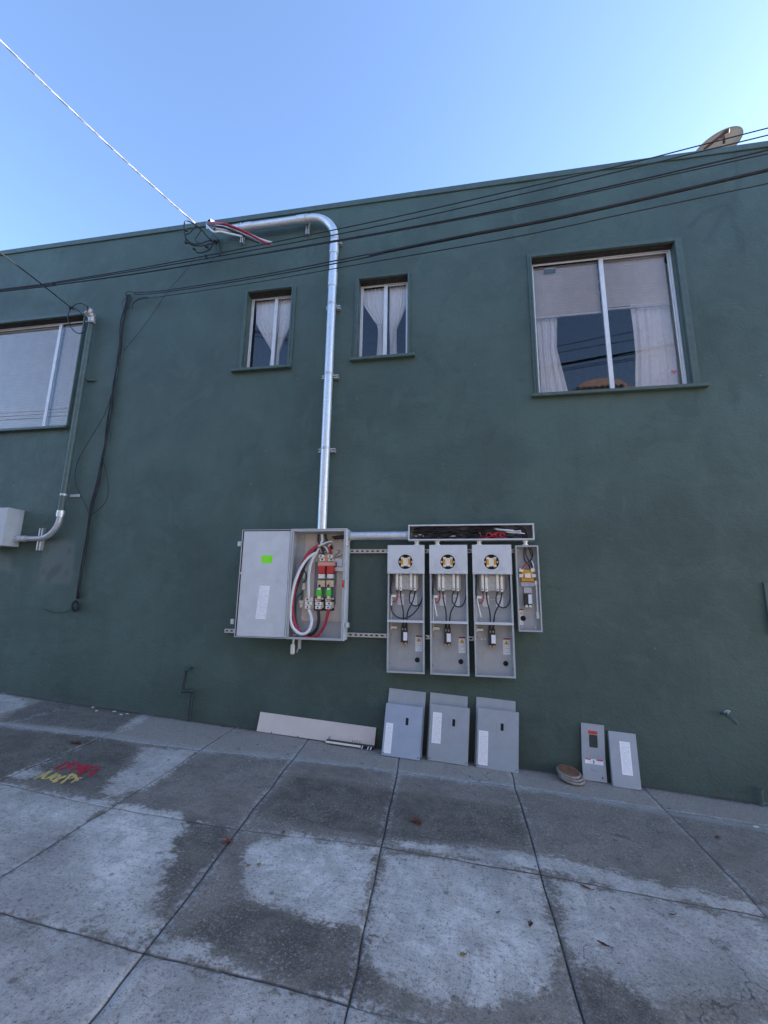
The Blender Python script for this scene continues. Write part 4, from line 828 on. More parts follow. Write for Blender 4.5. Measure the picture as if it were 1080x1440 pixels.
# cables coming out of its end
t = thing('service_cable', 'bunch of red, white and black cables hanging out of the conduit end', 'cables', tuple(pe))
z8 = lambda L: [P(250+x/7.2, 290+y/7.2, d) for x, y, d in L]
i0 = pe-de*.08; i1 = pe+de*.06
sd_ = de.cross(Vector((0, 0, 1))).normalized()*-1
off = lambda v, dx, dz: v+sd_*(-dx)+Vector((0, 0, dz))
for nm, mt, dx, dz, L, r in (
  ('red_cable', RED, .0, .022, [(440,172,.40),(520,192,.40),(600,222,.39),(690,262,.38),(780,310,.37),(860,355,.36),(935,388,.36)], .0115),
  ('red_cable', RED, .012, .012, [(420,180,.38),(500,195,.37),(600,230,.36),(700,275,.35),(800,325,.34),(900,382,.34)], .0105),
  ('white_cable', WHITE, .0, -.005, [(430,215,.40),(520,235,.38),(620,265,.36),(720,305,.34),(800,335,.33),(840,352,.33)], .0115),
  ('white_cable', WHITE, -.005, -.022, [(360,255,.42),(430,258,.42),(510,275,.41),(580,290,.40),(650,305,.39)], .0115),
  ('white_cable', WHITE, .01, .015, [(450,182,.36),(560,222,.35),(700,268,.34),(830,330,.33),(955,370,.33)], .0105),
  ('black_cable', BLACK, -.01, .005, [(380,200,.42),(470,215,.42),(560,248,.41),(650,285,.40),(740,330,.40),(818,370,.40)], .0115),
  ('black_cable', BLACK, .005, -.012, [(400,205,.40),(480,222,.39),(580,262,.38),(680,310,.37),(780,355,.37)], .011)):
    g = BM(); tube(g, [off(pe-de*.03, dx+.014, dz*.8-.004), off(pe+de*.055, dx+.018, dz*.8-.004)]+z8(L), r*.9, 10, 8); mesh(nm, g, mt, t, True)
# service drop
t = thing('service_drop', 'pale twisted service drop cable running up across the sky to the upper left', 'overhead cable', tuple(P(274, 314, .22)))
A_, B_ = P(274, 314, .22), P(0, 41, 1.7); Dv = B_-A_; n = 220
for k in range(3):
    pts = []
    for i in range(n+1):
        s = i/n*1.8; c = A_+Dv*s-Vector((0, 0, .30*s*(1-s/1.8)*1.8*.45)); ph = i/n*2*math.pi*8+k*2*math.pi/3; rr_ = .0052
        s1 = Dv.cross(Vector((0, 0, 1))).normalized(); s2 = s1.cross(Dv).normalized(); pts.append(c+s1*math.cos(ph)*rr_+s2*math.sin(ph)*rr_)
    g = BM(); tube(g, pts, [.0034, .0042, .0038][k], 6); mesh('strand', g, M('bare aluminium strand', (.62, .60, .60), .45, .4, .1, 30) if k == 0 else (bpy.data.materials['bare aluminium strand'] if k == 1 else M('grey jacketed strand', (.34, .33, .34), .5)), t, True)
t = thing('drip_loop', 'black drip loops and connectors hanging at the wall anchor by the conduit end', 'cable loop', tuple(P(305, 341, .05)))
for L, r in (([(185,195,.24),(130,160,.28),(78,150,.32),(64,200,.34),(66,265,.34),(92,335,.32),(150,378,.28),(230,378,.22),(320,348,.14),(370,365,.06)], .0075),
             ([(185,195,.24),(120,270,.28),(80,290,.31),(88,350,.30),(150,395,.26),(240,400,.20),(310,385,.14),(370,372,.06)], .007),
             ([(185,200,.24),(235,235,.20),(200,300,.2),(175,345,.2),(230,380,.18)], .005),
             ([(185,190,.24),(250,250,.16),(300,310,.10),(345,345,.05)], .006),
             ([(165,425,.22),(195,468,.2),(250,468,.18),(320,440,.14),(355,385,.06)], .007)):
    g = BM(); tube(g, z8(L), r, 8, 8); mesh('cable', g, WIREB, t, True)
for x, y, d, s in ((85,245,.33,.017), (85,365,.31,.02), (292,410,.16,.02), (322,435,.14,.014), (163,432,.22,.016), (290,520,.12,.020), (285,500,.12,.016)):
    q = z8([(x, y, d)])[0]; g = BM(); tube(g, [q+Vector((-s, 0, s*.6)), q+Vector((-s*.3, 0, s*.2)), q+Vector((s, 0, -s*.6))], [s*.5, s, s*.55], 10); mesh('connector', g, BLACK, t, True)
g = BM(); q = z8([(400, 365, 0)])[0]; tube(g, [(q.x, .01, q.z), (q.x-.01, -.06, q.z)], .03, 10); tube(g, [(q.x-.03, -.05, q.z+.05), (q.x+.04, -.05, q.z-.03)], .02, 8); tube(g, [(q.x+.02, -.012, q.z), (q.x+.06, -.012, q.z-.2)], .014, 8); mesh('wall_anchor', g, M('dark anchor paint', (.04, .06, .06), .5), t)

# ---------------------------------------------------------------- overhead lines
def line(name, label, L, r, ext0=0, ext1=0, group='overhead wires', mat=WIREB, sm=6):
    p = [P(*q) for q in L]
    if ext0: p = [p[0]+(p[0]-p[1]).normalized()*ext0]+p
    if ext1: p = p+[p[-1]+(p[-1]-p[-2]).normalized()*ext1]
    g = BM(); tube(g, p, r, 8, sm); o = mesh(name, g, mat, None, True, label, 'wire', group); return o
D1 = 1.15
line('overhead_wire', 'topmost overhead wire, rising to the right past the rooftop dish', [(0,407,D1),(60,399.5,D1),(230,371,D1),(500,317,D1),(720,268,D1),(900,226,D1),(1080,180,D1)], .0042, 7, 6)
line('overhead_wire', 'second overhead wire from the top, close under the topmost one', [(0,408.5,D1+.03),(60,401,D1+.03),(230,374,D1+.03),(500,324.5,D1+.03),(720,276,D1+.03),(900,234,D1+.03),(1080,190,D1+.03)], .0042, 7, 6)
line('overhead_wire', 'upper wire of the close pair above the thick black cable', [(0,410,D1+.08),(60,403,D1+.08),(230,379,D1+.08),(500,333.5,D1+.08),(720,292,D1+.08),(900,252.5,D1+.08),(1080,211,D1+.08)], .0055, 7, 6)
line('overhead_wire', 'lower wire of the close pair above the thick black cable', [(300,368,D1+.1),(500,335,D1+.1),(720,294.5,D1+.1),(900,255.5,D1+.1),(1080,216,D1+.1)], .0042, 0, 6)
dl = lambda px: min(1.1, .04+1.06*(px-186)/420)
line('overhead_wire', 'thick black overhead cable crossing above the windows', [(x, y, dl(x)) for x, y in ((520,358.5),(640,334.5),(780,307.5),(900,281),(1080,239))], .0125, 0, 6)
line('overhead_wire', 'thin wire joining the thick cable to the wall bundle, upper strand', [(x, y, dl(x)) for x, y in ((190,411),(230,408.5),(360,388),(500,361),(540,353.5))], .0055)
line('overhead_wire', 'thin wire joining the thick cable to the wall bundle, lower strand', [(x, y, dl(x)) for x, y in ((188,414),(230,411),(360,391),(500,365),(540,356))], .0055)
line('overhead_wire', 'lowest overhead wire, passing just above the large window', [(x, y, dl(x)) for x, y in ((190,424),(200,420),(230,416.5),(360,397),(500,372.5),(720,334),(900,296),(1080,258))], .0040, 0, 6)
line('drop_wire', 'thin black drop wire slanting from the upper left to the painted conduit head', [(0,355,2.2),(50,393,1.3),(104,436,.28)], .0055, 6, 0, 'telephone drops')
line('drop_wire', 'hair thin wire from the drip loop down to the black wall bundle', [(274,362,.1),(262,380,.06),(236,410,.03),(205,455,.02),(174,493,.025)], .0026, 0, 0, 'telephone drops', WIREB)

# ---------------------------------------------------------------- painted conduit at the left
LD, LR = .06, .032
xl = (P(124.5, 480, LD).x+P(88.5, 700, LD).x)/2; ztp = P(127, 452, LD).z; zel = P(86, 722, LD).z; zhz = P(50, 757.5, LD).z
t = thing('branch_conduit', 'green painted conduit beside the left window with a weatherhead and a bare steel elbow', 'conduit', (xl, -LD, zhz))
g = BM(); tube(g, [(xl, -LD, ztp), (xl, -LD, zel)], LR, 20); mesh('pipe', g, GREENP, t, True, autosm=40)
rb = zel-zhz-.045; zb = zhz+rb
g = BM(); tube(g, [(xl, -LD, zel-.006), (xl, -LD, zb)]+[(xl-rb+rb*math.cos(a), -LD, zb-rb*math.sin(a)) for a in [k*math.pi/2/12 for k in range(1, 13)]]+[(-4.938, -LD, zhz)], LR*.93, 20); mesh('elbow', g, DULLZ, t, True, autosm=40)
g = BM(); tube(g, [(xl, -LD, zel+.03), (xl, -LD, zel-.04)], LR+.007, 20); tube(g, [(xl, -LD, zel-.002), (xl, -LD, zel-.012)], LR+.011, 20); mesh('coupling', g, GALV, t, True, autosm=40)
g = BM(); tube(g, [(-4.905, -LD, zhz), (-4.935, -LD, zhz)], LR+.010, 8); tube(g, [(-4.80, -LD, zhz), (-4.9, -LD, zhz)], LR+.004, 16); mesh('connector', g, GALV, t)
q = P(93, 696.5, .04)
g = BM(); tube(g, [(xl, -LD, q.z-.012), (xl, -LD, q.z+.012)], LR+.004, 20); box(g, xl+LR, xl+LR+.13, -.014, -.004, q.z-.017, q.z+.017, .003); mesh('strap', g, DULLZ, t)
g = BM(); q = P(118, 534, .04); tube(g, [(xl, -LD, q.z-.010), (xl, -LD, q.z+.010)], LR+.003, 20); box(g, xl+LR-.01, xl+LR+.10, -.03, -.004, q.z-.012, q.z+.012, .003); mesh('strap', g, GREENP, t)
q = P(55.5, 757, .05); g = BM(); box(g, q.x-.026, q.x-.010, -.05, -.004, zhz-.13, zhz+.12, .002); box(g, q.x+.010, q.x+.026, -.05, -.004, zhz-.13, zhz+.12, .002); mesh('clamp', g, STRUT, t)
hd = P(129, 437, .085)
g = BM(); tube(g, [(xl, -LD, ztp-.03), (xl, -LD, ztp+.03), (xl-.005, -.075, ztp+.07), (xl-.01, -.10, ztp+.10), (xl-.018, -.125, ztp+.11)], [.038, .04, .05, .055, .05], 16, 4); wh = mesh('weatherhead', g, CASTAL, t, True)
g = BM(); box(g, xl-.03, xl+.06, -.11, -.05, ztp-.045, ztp-.02, .006); tube(g, [(xl+.05, -.08, ztp-.045), (xl+.05, -.08, ztp-.015)], .01, 6); mesh('neck_clamp', g, CASTAL, wh)
fx = Vector((xl-.020, -.130, ztp+.112)); nn = Vector((-.62, -.76, -.18)).normalized()
g = BM(); tube(g, [fx-nn*.012, fx+nn*.004], .048, 18); mesh('cover_plate', g, M('dark brown plate', (.05, .035, .03), .6), wh)
t = thing('wire_loop', 'round loop of black wire hanging at the painted conduit head', 'wire', tuple(P(105, 440, .2)))
zz = lambda L: [P(x/4.909, 400+y/4.909, d) for x, y, d in L]
g = BM(); tube(g, zz([(610,160,.16),(560,130,.2),(505,150,.24),(470,210,.25),(478,270,.24),(510,320,.22),(550,338,.20),(590,318,.18),(603,270,.17),(590,230,.18),(540,180,.22),(490,150,.27)]), .0055, 8, 10); mesh('loop', g, WIREB, t, True)
g = BM(); tube(g, zz([(478,165,.26),(500,158,.26)]), .012, 8); mesh('clip', g, BLACK, t)
# grey box, cut by the photo edge
t = thing('junction_box', 'grey steel box fed by the bare elbow, cut by the left photo edge', 'electrical box', (-5.25, -.01, 1.98))
zt_, zb_ = P(36, 719.5, .0).z, P(26.5, 769.5, .0).z
g = BM(); box(g, -5.6, -4.938, -.185, -.004, zb_, zt_, .004); bd = mesh('body', g, GREYIN, t)
g = BM(); box(g, -5.61, -4.930, -.205, -.1855, zb_-.006, zt_+.006, .005); mesh('cover', g, M('pale grey cover', (.44, .44, .455), .42, 0, .05, 9), t)
g = BM(); box(g, -5.6, -4.934, -.1853, -.004, zt_+.0003, zt_+.012, .002); mesh('top_flange', g, GREYIN, bd)
# black cable bundle on the wall
t = thing('cable_bundle', 'bundle of thin black cables hanging down the wall to a small coil', 'cables', tuple(P(109, 850, .02)))
BP = [(181,414),(178,428),(172,455),(168,490),(164,520),(160,545),(155,580),(151,605),(146,640),(138,675),(130,706),(125,730),(121,762),(116,790),(112,815),(109,842)]
rr = random.Random(4)
for k in range(6):
    L = [P(x+rr.uniform(-1.6, 1.6)+(k-2.5)*.55, y, .012+rr.uniform(0, .03)) for x, y in BP]; g = BM(); tube(g, L, .0055 if k < 4 else .004, 7, 5); mesh('cable', g, WIREB, t, True)
for L, r in (([(160,545,.03),(150,575,.03),(142,592,.03),(128,615,.03),(112,643,.03),(106,662,.035),(107,682,.03),(117,703,.03),(127,727,.02)], .0035), ([(145,648,.03),(151,672,.05),(152,692,.055),(147,708,.05),(131,723,.03)], .004), ([(105,854,.02),(98,858,.02),(86,862,.02),(72,861,.02),(62,856,.03)], .003),
             ([(180,418,.03),(176,414,.05),(180,410,.06),(190,412,.05),(196,415,.03)], .004), ([(181,416,.03),(172,424,.05),(174,434,.05),(182,432,.04)], .003), ([(186,434,.03),(188,426,.04),(196,420,.05),(208,418,.06)], .005)):
    g = BM(); tube(g, [P(*q) for q in L], r, 7, 6); mesh('loose_end', g, WIREB, t, True)
g = BM()
for k in range(7):
    cx, cy = 106+rr.uniform(-1, 1), 852+rr.uniform(-2, 2); a0 = rr.uniform(0, 6)
    tube(g, [P(cx+4.2*math.cos(a0+i*.7)+(cy-852)*.1, cy+7*math.sin(a0+i*.7), .015+.005*k) for i in range(10)], .004, 6, 5)
mesh('coil', g, WIREB, t, True)
# small painted pipe at the foot of the wall, tap, stub
PIPED = M('dark green pipe paint', (.024, .042, .038), .45, 0, .15, 18)
t = thing('wall_pipe', 'thin green painted pipe with a jog at the foot of the wall', 'pipe', tuple(P(267, 1010, .02)))
zp = lambda L: [P(240+x/14.4, 920+y/14.4, d) for x, y, d in L]
g = BM(); tube(g, zp([(430,275,-.005),(395,280,.035),(330,310,.05),(310,350,.05),(265,600,.05),(250,735,.05)]), .0145, 10); tube(g, zp([(250,745,.05),(350,750,.05),(440,745,.05)]), .0145, 10); tube(g, zp([(440,740,.05),(425,850,.05),(375,1330,.05)]), .0165, 10); mesh('pipe', g, PIPED, t, True, autosm=40)
g = BM()
for q in zp([(250,740,.05),(437,742,.05),(320,322,.05)]): bmesh.ops.create_icosphere(g, subdivisions=2, radius=.021, matrix=Matrix.Translation(q))
pieces('elbow', g, PIPED, t, smooth=True)
q = P(1019, 1004, .03)
t = thing('hose_tap', 'small green painted hose tap low on the wall at the right', 'tap', tuple(q))
g = BM(); tube(g, [(q.x, .01, q.z), (q.x, -.09, q.z)], .012, 10); tube(g, [(q.x, -.06, q.z), (q.x+.012, -.10, q.z-.012), (q.x+.035, -.125, q.z-.05)], [.016, .016, .013], 10); mesh('tap_body', g, GREENP, t, True, autosm=40)
g = BM(); tube(g, [(q.x-.022, -.075, q.z+.02), (q.x-.012, -.085, q.z+.035), (q.x+.006, -.085, q.z+.035), (q.x+.014, -.075, q.z+.022)], .007, 8, 4); tube(g, [(q.x, -.075, q.z+.005), (q.x, -.08, q.z+.03)], .006, 8); mesh('tap_handle', g, DULLZ, t, True)
q = P(1069, 1118, .05)
t = thing('pipe_stub', 'short green painted pipe stub at the foot of the wall in the right corner', 'pipe', (q.x, -.05, gz(q.x)))
g = BM(); tube(g, [(q.x, -.05, gz(q.x)-.02), (q.x, -.05, P(1069, 1110, .05).z)], .019, 14); mesh('pipe', g, GREENP, t, True, autosm=40)
g = BM(); z0 = P(1069, 1111, .05).z; tube(g, [(q.x, -.05, z0-.004), (q.x, -.05, z0+.010)], .024, 12); mesh('cap', g, GREENP, t, True, autosm=40)
# vent frame at the right edge
a = P(1072.5, 819, .01); t = thing('wall_vent', 'framed louvre vent in the wall, cut by the right photo edge', 'vent', (a.x+.3, 0, 1.2))
vx0, vx1, vz1, vz0 = a.x, a.x+.55, a.z, a.z-.42
g = BM(); cut_frame(g, vx0, vx1, vz0, vz1, .028, -.022, .004); mesh('frame', g, GREENT, t)
g = BM(); cut_frame(g, vx0+.03, vx1-.03, vz0+.03, vz1-.03, .018, -.012, .004); mesh('inner_frame', g, M('bare brown trim', (.13, .12, .11), .6, 0, .2, 20), t)
g = BM(); z = vz0+.06
while z < vz1-.06: box(g, vx0+.05, vx1-.05, -.012, .006, -.001, .001, 0, Matrix.Translation((0, -.008, z))@Matrix.Rotation(R(40), 4, 'X')); z += .022
mesh('louvres', g, DULLZ, t)
g = BM(); box(g, vx0+.049, vx1-.049, -.0055, -.0045, vz0+.049, vz1-.049); mesh('backing', g, VOID, t)

# ---------------------------------------------------------------- covers leaning on the wall
def panel_frame(TL, TR, BR, BL, dtop):
    """Frame of a board that stands on the pavement and leans back: local x along, local z up its face, local -y out."""
    bl, br = GP(*BL, .003), GP(*BR, .003); tl, tr = P(*TL, dtop), P(*TR, dtop)
    yb = min((bl.y+br.y)/2, -dtop-.035); u = Vector((1, 0, GX)).normalized(); wd = ((br-bl).length+(tr-tl).length)/2
    zt = (tl.z+tr.z)/2; xb = (bl.x+br.x)/2; v = Vector((0, -dtop-yb, zt-gz(xb))); hgt = v.length; v = (v-u*v.dot(u)).normalized(); n = u.cross(v)*-1
    xb = (bl.x+br.x+tl.x+tr.x-2*v.x*hgt)/4; o = Vector((xb, yb, gz(xb)+.004))
    return Matrix(((u.x, n.x, v.x, o.x), (u.y, n.y, v.y, o.y), (u.z, n.z, v.z, o.z), (0, 0, 0, 1))), wd, hgt
def board(name, label, cat, TL, TR, BR, BL, dtop, group=None):
    Mx, wd, hg = panel_frame(TL, TR, BR, BL, dtop); return thing(name, label, cat, group=group, mat=Mx), wd, hg
GCV = 'meter box covers leaning on the wall'
def cover(TL, TR, BR, BL, rTL, rTR, mat, dtop, lab, win, sheet, rlab, rmat=GREYC):
    t, w_, h = board('meter_cover', lab, 'metal cover', TL, TR, BR, BL, dtop, GCV)
    g = BM(); wx, wz = (win[0]-.5)*w_, win[1]*h
    holed(g, -w_/2+.003, w_/2-.003, 0, h, wx, wz, .0125, .029, -.0015, .0015, 32, 8.)
    for a, c, z0, z1 in ((-w_/2, -w_/2+.0028, .0, h), (w_/2-.0028, w_/2, 0, h), (-w_/2+.003, w_/2-.003, h-.003, h-.0002)): box(g, a, c, -.0014, .022, z0, z1 if z1 != h-.0002 else h-.0002)
    box(g, -w_/2+.004, w_/2-.004, -.0042, -.0018, .002, .014, .001)
    sh = mesh('front_sheet', g, mat, t)
    g = BM(); cut_frame(g, wx-.045, wx+.035, wz-.065, wz+.055, .0012, -.0022, -.0012); mesh('window_embossing', g, mat, sh)
    g = BM(); box(g, wx-.016, wx+.016, .004, .005, wz-.033, wz+.033); mesh('window_backing', g, VOID, sh)
    g = BM(); x0, x1, z0, z1 = sheet; box(g, (x0-.5)*w_, (x1-.5)*w_, -.0022, -.0012, z0*h, z1*h); mesh('label', g, SHEET, t)
    g = BM()
    for x in (.05, .95): tube(g, [((x-.5)*w_, -.0055, .02), ((x-.5)*w_, -.001, .02)], .0045, 8)
    pieces('screw', g, DARK, t)
    # taller back plate behind it
    yb = t.matrix_world.translation.y*.5-.02; tl, tr = P(*rTL, .012), P(*rTR, .012); w2 = (tr-tl).length; u = Vector((1, 0, GX)).normalized(); xm = (tl.x+tr.x)/2
    v = Vector((0, -.012-yb, (tl.z+tr.z)/2-gz(xm))); h2 = v.length; v = (v-u*v.dot(u)).normalized(); n = u.cross(v)*-1; xm -= v.x*h2; o = Vector((xm, yb, gz(xm)+.004))
    t2 = thing('meter_cover', rlab, 'metal cover', group=GCV, mat=Matrix(((u.x, n.x, v.x, o.x), (u.y, n.y, v.y, o.y), (u.z, n.z, v.z, o.z), (0, 0, 0, 1))))
    g = BM(); tl = t2; box(g, -w2/2, w2/2, -.0015, .0015, 0, h2, .0008); box(g, -w2/2+.003, w2/2-.003, .0018, .018, h2-.004, h2-.001); box(g, -w2/2, -w2/2+.0025, .0018, .018, .002, h2-.005); box(g, w2/2-.0025, w2/2, .0018, .018, .002, h2-.005); mesh('sheet', g, rmat, t2)
cover((542.6,990.2),(594.2,994.3),(591.2,1068.6),(536.4,1063.4),(547.5,968.9),(599,973.7), GREYB, .10, 'bluish grey cover with a label low at its left, leaning nearest the tan board', (.60,.69), (.05,.24,.05,.62), 'plain back plate behind the bluish cover with the low label')
cover((605.8,991.4),(659.3,995.7),(658.9,1071.5),(602.3,1064.7),(605.2,975.3),(658,979.6), GREYC, .10, 'middle of the three wide leaning covers, its label high on the left', (.61,.71), (.07,.30,.31,.86), 'plain back plate behind the middle wide cover')
cover((671,996.7),(727.4,1002),(728.7,1079.9),(670,1072),(670,981.7),(725,986), GREYC, .10, 'wide leaning cover farthest right of three, its label low on the left', (.60,.72), (.04,.27,.05,.62), 'plain back plate behind the rightmost wide cover')
t, w_, h = board('tan_board', 'long low tan board leaning on the wall left of the covers', 'board', (365.6,1004.4),(529.9,1021),(528.5,1045.7),(362,1027.8), .012)
g = BM(); box(g, -w_/2, w_/2, 0, .008, 0, h, .001); mesh('panel', g, M('pinkish tan sheet', (.66, .58, .53), .5, 0, .06, 4, .04, 60, ((.50, .43, .39), .5)), t)
g = BM()
for x in (-.37, -.14): box(g, x*w_, x*w_+.008, -.004, -.0002, .001, .012, .001)
pieces('nick', g, DARK, t)
a, c = GP(461.5, 1042), GP(527, 1051.5); a.y = c.y = -.085; a.z = gz(a.x)+.002; c.z = gz(c.x)+.002; u = (c-a).normalized(); nrm = Vector((0, 0, 1)); v = (nrm-u*nrm.dot(u)).normalized(); n2 = v.cross(u)
Mx = Matrix(((u.x, n2.x, v.x, a.x), (u.y, n2.y, v.y, a.y), (u.z, n2.z, v.z, a.z), (0, 0, 0, 1))); ln = (c-a).length
t = thing('terminal_bar', 'short dark terminal bar with a pale strip lying in front of the tan board', 'metal bar', mat=Mx)
g = BM(); box(g, 0, ln, -.012, .03, .003, .028, .003); mesh('base', g, DARK, t)
g = BM(); box(g, .0, ln*.74, -.026, -.0125, .010, .026, .003); mesh('pale_strip', g, IVORY, t)
g = BM()
for f in (.04, .06, .55, .60, .65, .70): tube(g, [(ln*f, .01, .028), (ln*f+.002, .012, .055)], .003, 6)
pieces('pin', g, BRASS, t)
g = BM()
for f in (.78, .9, .96): tube(g, [(ln*f, -.012, .026), (ln*f-.006, -.03, .0035)], .0055, 6)
pieces('leg', g, GALV, t)
t, w_, h = board('narrow_cover', 'narrow leaning cover with a dark cut-out and red label', 'metal cover', (814.2,1016.7),(846,1020.6),(851.3,1095),(818.6,1091), .015)
fx0, fx1, fz0, fz1 = .33-.5, .70-.5, .575, .805
g = BM(); holed(g, -w_/2, w_/2, h*.375, h, (fx0+fx1)/2*w_, (fz0+fz1)/2*h, (fx1-fx0)/2*w_, (fz1-fz0)/2*h, -.0015, .0015, 32, 14.)
K = Matrix.Translation((0, 0, h*.375))@Matrix.Rotation(R(-9), 4, 'X')@Matrix.Translation((0, 0, -h*.375))
box(g, -w_/2, w_/2, -.0015, .0015, 0, h*.3745, 0, K); mesh('sheet', g, GREYC, t)
g = BM(); box(g, fx0*w_-.003, fx1*w_+.003, .003, .004, fz0*h-.003, fz1*h+.003); mesh('cut_out', g, M('dark green grey backing', (.03, .045, .042), .6), t)
g = BM(); box(g, (.30-.5)*w_, (.70-.5)*w_, -.0022, -.0013, .815*h, .875*h); mesh('red_label', g, REDP, t)
g = BM(); box(g, (.13-.5)*w_, (.90-.5)*w_, -.0024, -.0014, .285*h, .37*h, 0, K); dl_ = mesh('danger_label', g, TEXT, t)
g = BM()
for a, c in ((.14, .38), (.62, .89)): box(g, (a-.5)*w_, (c-.5)*w_, -.0030, -.0025, .35*h, .372*h, 0, K)
mesh('red_band', g, REDP, dl_)
g = BM(); d = [((.505, .35), (.47, .325), (.52, .325), (.485, .295))]
tube(g, [K@Vector(((x-.5)*w_, -.0032, z*h)) for x, z in d[0]], .0035, 6); mesh('bolt_symbol', g, INK, dl_)
g = BM(); tube(g, [K@Vector(((x-.5)*w_, y, z*h)) for x, y, z in ((.38, -.002, .22), (.40, -.008, .18), (.62, -.008, .175), (.66, -.002, .19))], .003, 6); mesh('clip', g, GREYC, t)
g = BM(); tube(g, [K@Vector((.32*w_, -.004, .07*h)), K@Vector((.32*w_, -.001, .07*h))], .006, 10); pieces('screw', g, DARK, t)
t, w_, h = board('narrow_cover', 'narrow leaning cover with one long white label, rightmost of all covers', 'metal cover', (853.3,1027.5),(893.6,1033.3),(902.6,1112),(864.4,1106), .02)
g = BM(); box(g, -w_/2+.0003, w_/2, -.0015, .0015, 0, h, .0008); box(g, -w_/2, -w_/2+.0025, .0018, .03, 0, h); box(g, w_/2-.0025, w_/2-.0003, .0018, .03, .001, h-.001); box(g, -w_/2+.003, w_/2-.003, .0018, .03, h-.004, h-.001); box(g, -w_/2+.008, w_/2-.004, -.004, -.0018, .0, .012, .001); mesh('sheet', g, GREYC, t)
g = BM(); box(g, -.13*w_, .25*w_, -.0022, -.0012, .23*h, .83*h); mesh('label', g, SHEET, t)
# coil of strap with a brown disc
a, c = GP(779, 1078), GP(813, 1090); ctr = GP(797, 1091); ctr.y = -.125; ctr.z = gz(ctr.x)+.004
t = thing('strap_coil', 'flat round coil of pale strap around a brown disc on the pavement', 'coil', tuple(ctr))
Kc = Matrix.Translation(ctr+Vector((0, 0, .024)))@Matrix.Rotation(R(8), 4, 'Y')@Matrix.Rotation(R(9), 4, 'X')
STRAP = M('worn pale strap', (.26, .22, .19), .55, .2, .2, 30)
for k, (dz, r0, dx, dy) in enumerate(((.008, .090, .010, -.008), (.024, .088, .0, .0), (.038, .082, -.012, .006))):
    g = BM(); pts = [Kc@Vector((dx+r0*math.cos(q*math.pi/18), dy+r0*math.sin(q*math.pi/18), dz)) for q in range(37)]; tube(g, pts, .0105, 8, 0, False); mesh('ring', g, STRAP, t, True)
g = BM(); tube(g, [Kc@Vector((-.012, .006, .036)), Kc@Vector((-.012, .006, .050))], .080, 36)
mesh('brown_disc', g, M('brown cardboard', (.17, .085, .045), .7, 0, .35, 22, .2, 90, ((.05, .03, .02), .8)), t)

# ---------------------------------------------------------------- small things on the pavement
LEAFR = M('dry red leaf', (.15, .035, .022), .6, 0, .3, 40); LEAFB = M('dry brown leaf', (.13, .06, .03), .6, 0, .3, 40); LEAFY = M('dry yellow leaf', (.26, .17, .06), .6, 0, .25, 40); LEAFD = M('dark curled leaf', (.07, .03, .022), .6, 0, .3, 40)
def leaf(px, py, ln_, wd_, ang, mat, label, group='dry leaves on the pavement', curl=.5, lobes=0):
    ln, wd = ln_*.75, wd_*.75; c = GP(px, py, .004); c.z = hz(c.x, c.y)+.002; g = BM(); n = 10; rws = []
    for i in range(n+1):
        s = i/n; ww = wd*math.sin(math.pi*min(1, s*.92+.06))**.8*(1+.35*math.sin(s*lobes*6.28)); x = (s-.5)*ln
        rws.append([g.verts.new((x, yy*ww/2, .004+curl*abs(yy)*ww*.4+curl*.25*ln*(2*s-1)**2*.5+random.uniform(0, .002))) for yy in (-1, -.5, 0, .5, 1)])
    for a, b_ in zip(rws, rws[1:]):
        for k in range(4): g.faces.new((a[k], a[k+1], b_[k+1], b_[k]))
    tube(g, [(ln*.48, 0, .006), (ln*.7, .004, .012)], .0015, 5)
    bmesh.ops.transform(g, matrix=Matrix.Translation(c)@Matrix.Rotation(ang, 4, 'Z'), verts=g.verts)
    return mesh('leaf', g, mat, None, True, label, 'leaf', group)
for q in ((107,1045,.13,.07,.3,LEAFB,'curled brown leaf on the dark slab above the red paint marks',.6,3), (297,1019,.07,.04,2.6,LEAFB,'brown leaf at the wall foot right of the thin green pipe',.6,2), (315,1022,.065,.05,.8,LEAFR,'orange red leaf at the wall foot beside a brown one',.7,2),
          (320,1184,.07,.055,.9,LEAFR,'red leaf lying on the slab joint right of the pale patch',.8,2), (585,1155,.085,.055,.2,LEAFR,'red lobed leaf in the middle of the dark slab row',.5,3), (590,1159,.06,.035,1.7,LEAFR,'small red leaf touching the lobed one on the dark slab row',.6,2), (824,1249,.075,.024,-.6,LEAFB,'slim brown leaf just below the long slab joint at the right',.3,0), (849,1331,.07,.020,-.5,LEAFD,'dark curled leaf on the pale slab at the lower right',.9,0),
          (746,1302,.05,.028,1.3,LEAFD,'dark leaf standing up in the middle of the pale slab',1.2,2), (651,1344,.035,.024,.2,LEAFY,'small tan leaf low on the pale slab',.4,0), (1009,1179,.055,.03,.1,LEAFR,'red brown leaf on the dark slab row near the right edge',.5,2), (1011,1121,.045,.022,-.5,LEAFR,'small red leaf near the wall at the right',.5,0),
          (349,1219,.03,.028,.4,LEAFY,'left of two tiny yellowish leaves on the pale patch',.4,0), (364,1217,.03,.03,1.4,LEAFY,'right of two tiny yellowish leaves on the pale patch',.4,0), (399,1171,.03,.02,1.9,LEAFB,'tiny brown leaf at the top of the pale patch beside the joint',.8,0), (1063,1124,.07,.026,-.25,LEAFY,'yellow leaf beside the pipe stub in the right corner',.4,0),
          (945,1287,.04,.012,.1,LEAFD,'tiny dark twig-like leaf below the joint at the right',.5,0), (700,1284,.03,.012,.5,LEAFD,'tiny dark leaf on the pale slab near its top right',.5,0), (86,1014-18,.05,.02,.2,LEAFD,'dark leaf at the wall foot beside the white splash',.6,0)):
    leaf(*q[:7], curl=q[7], lobes=q[8])
rr = random.Random(8)
CHIP = M('white paint chip', (.62, .63, .64), .6)
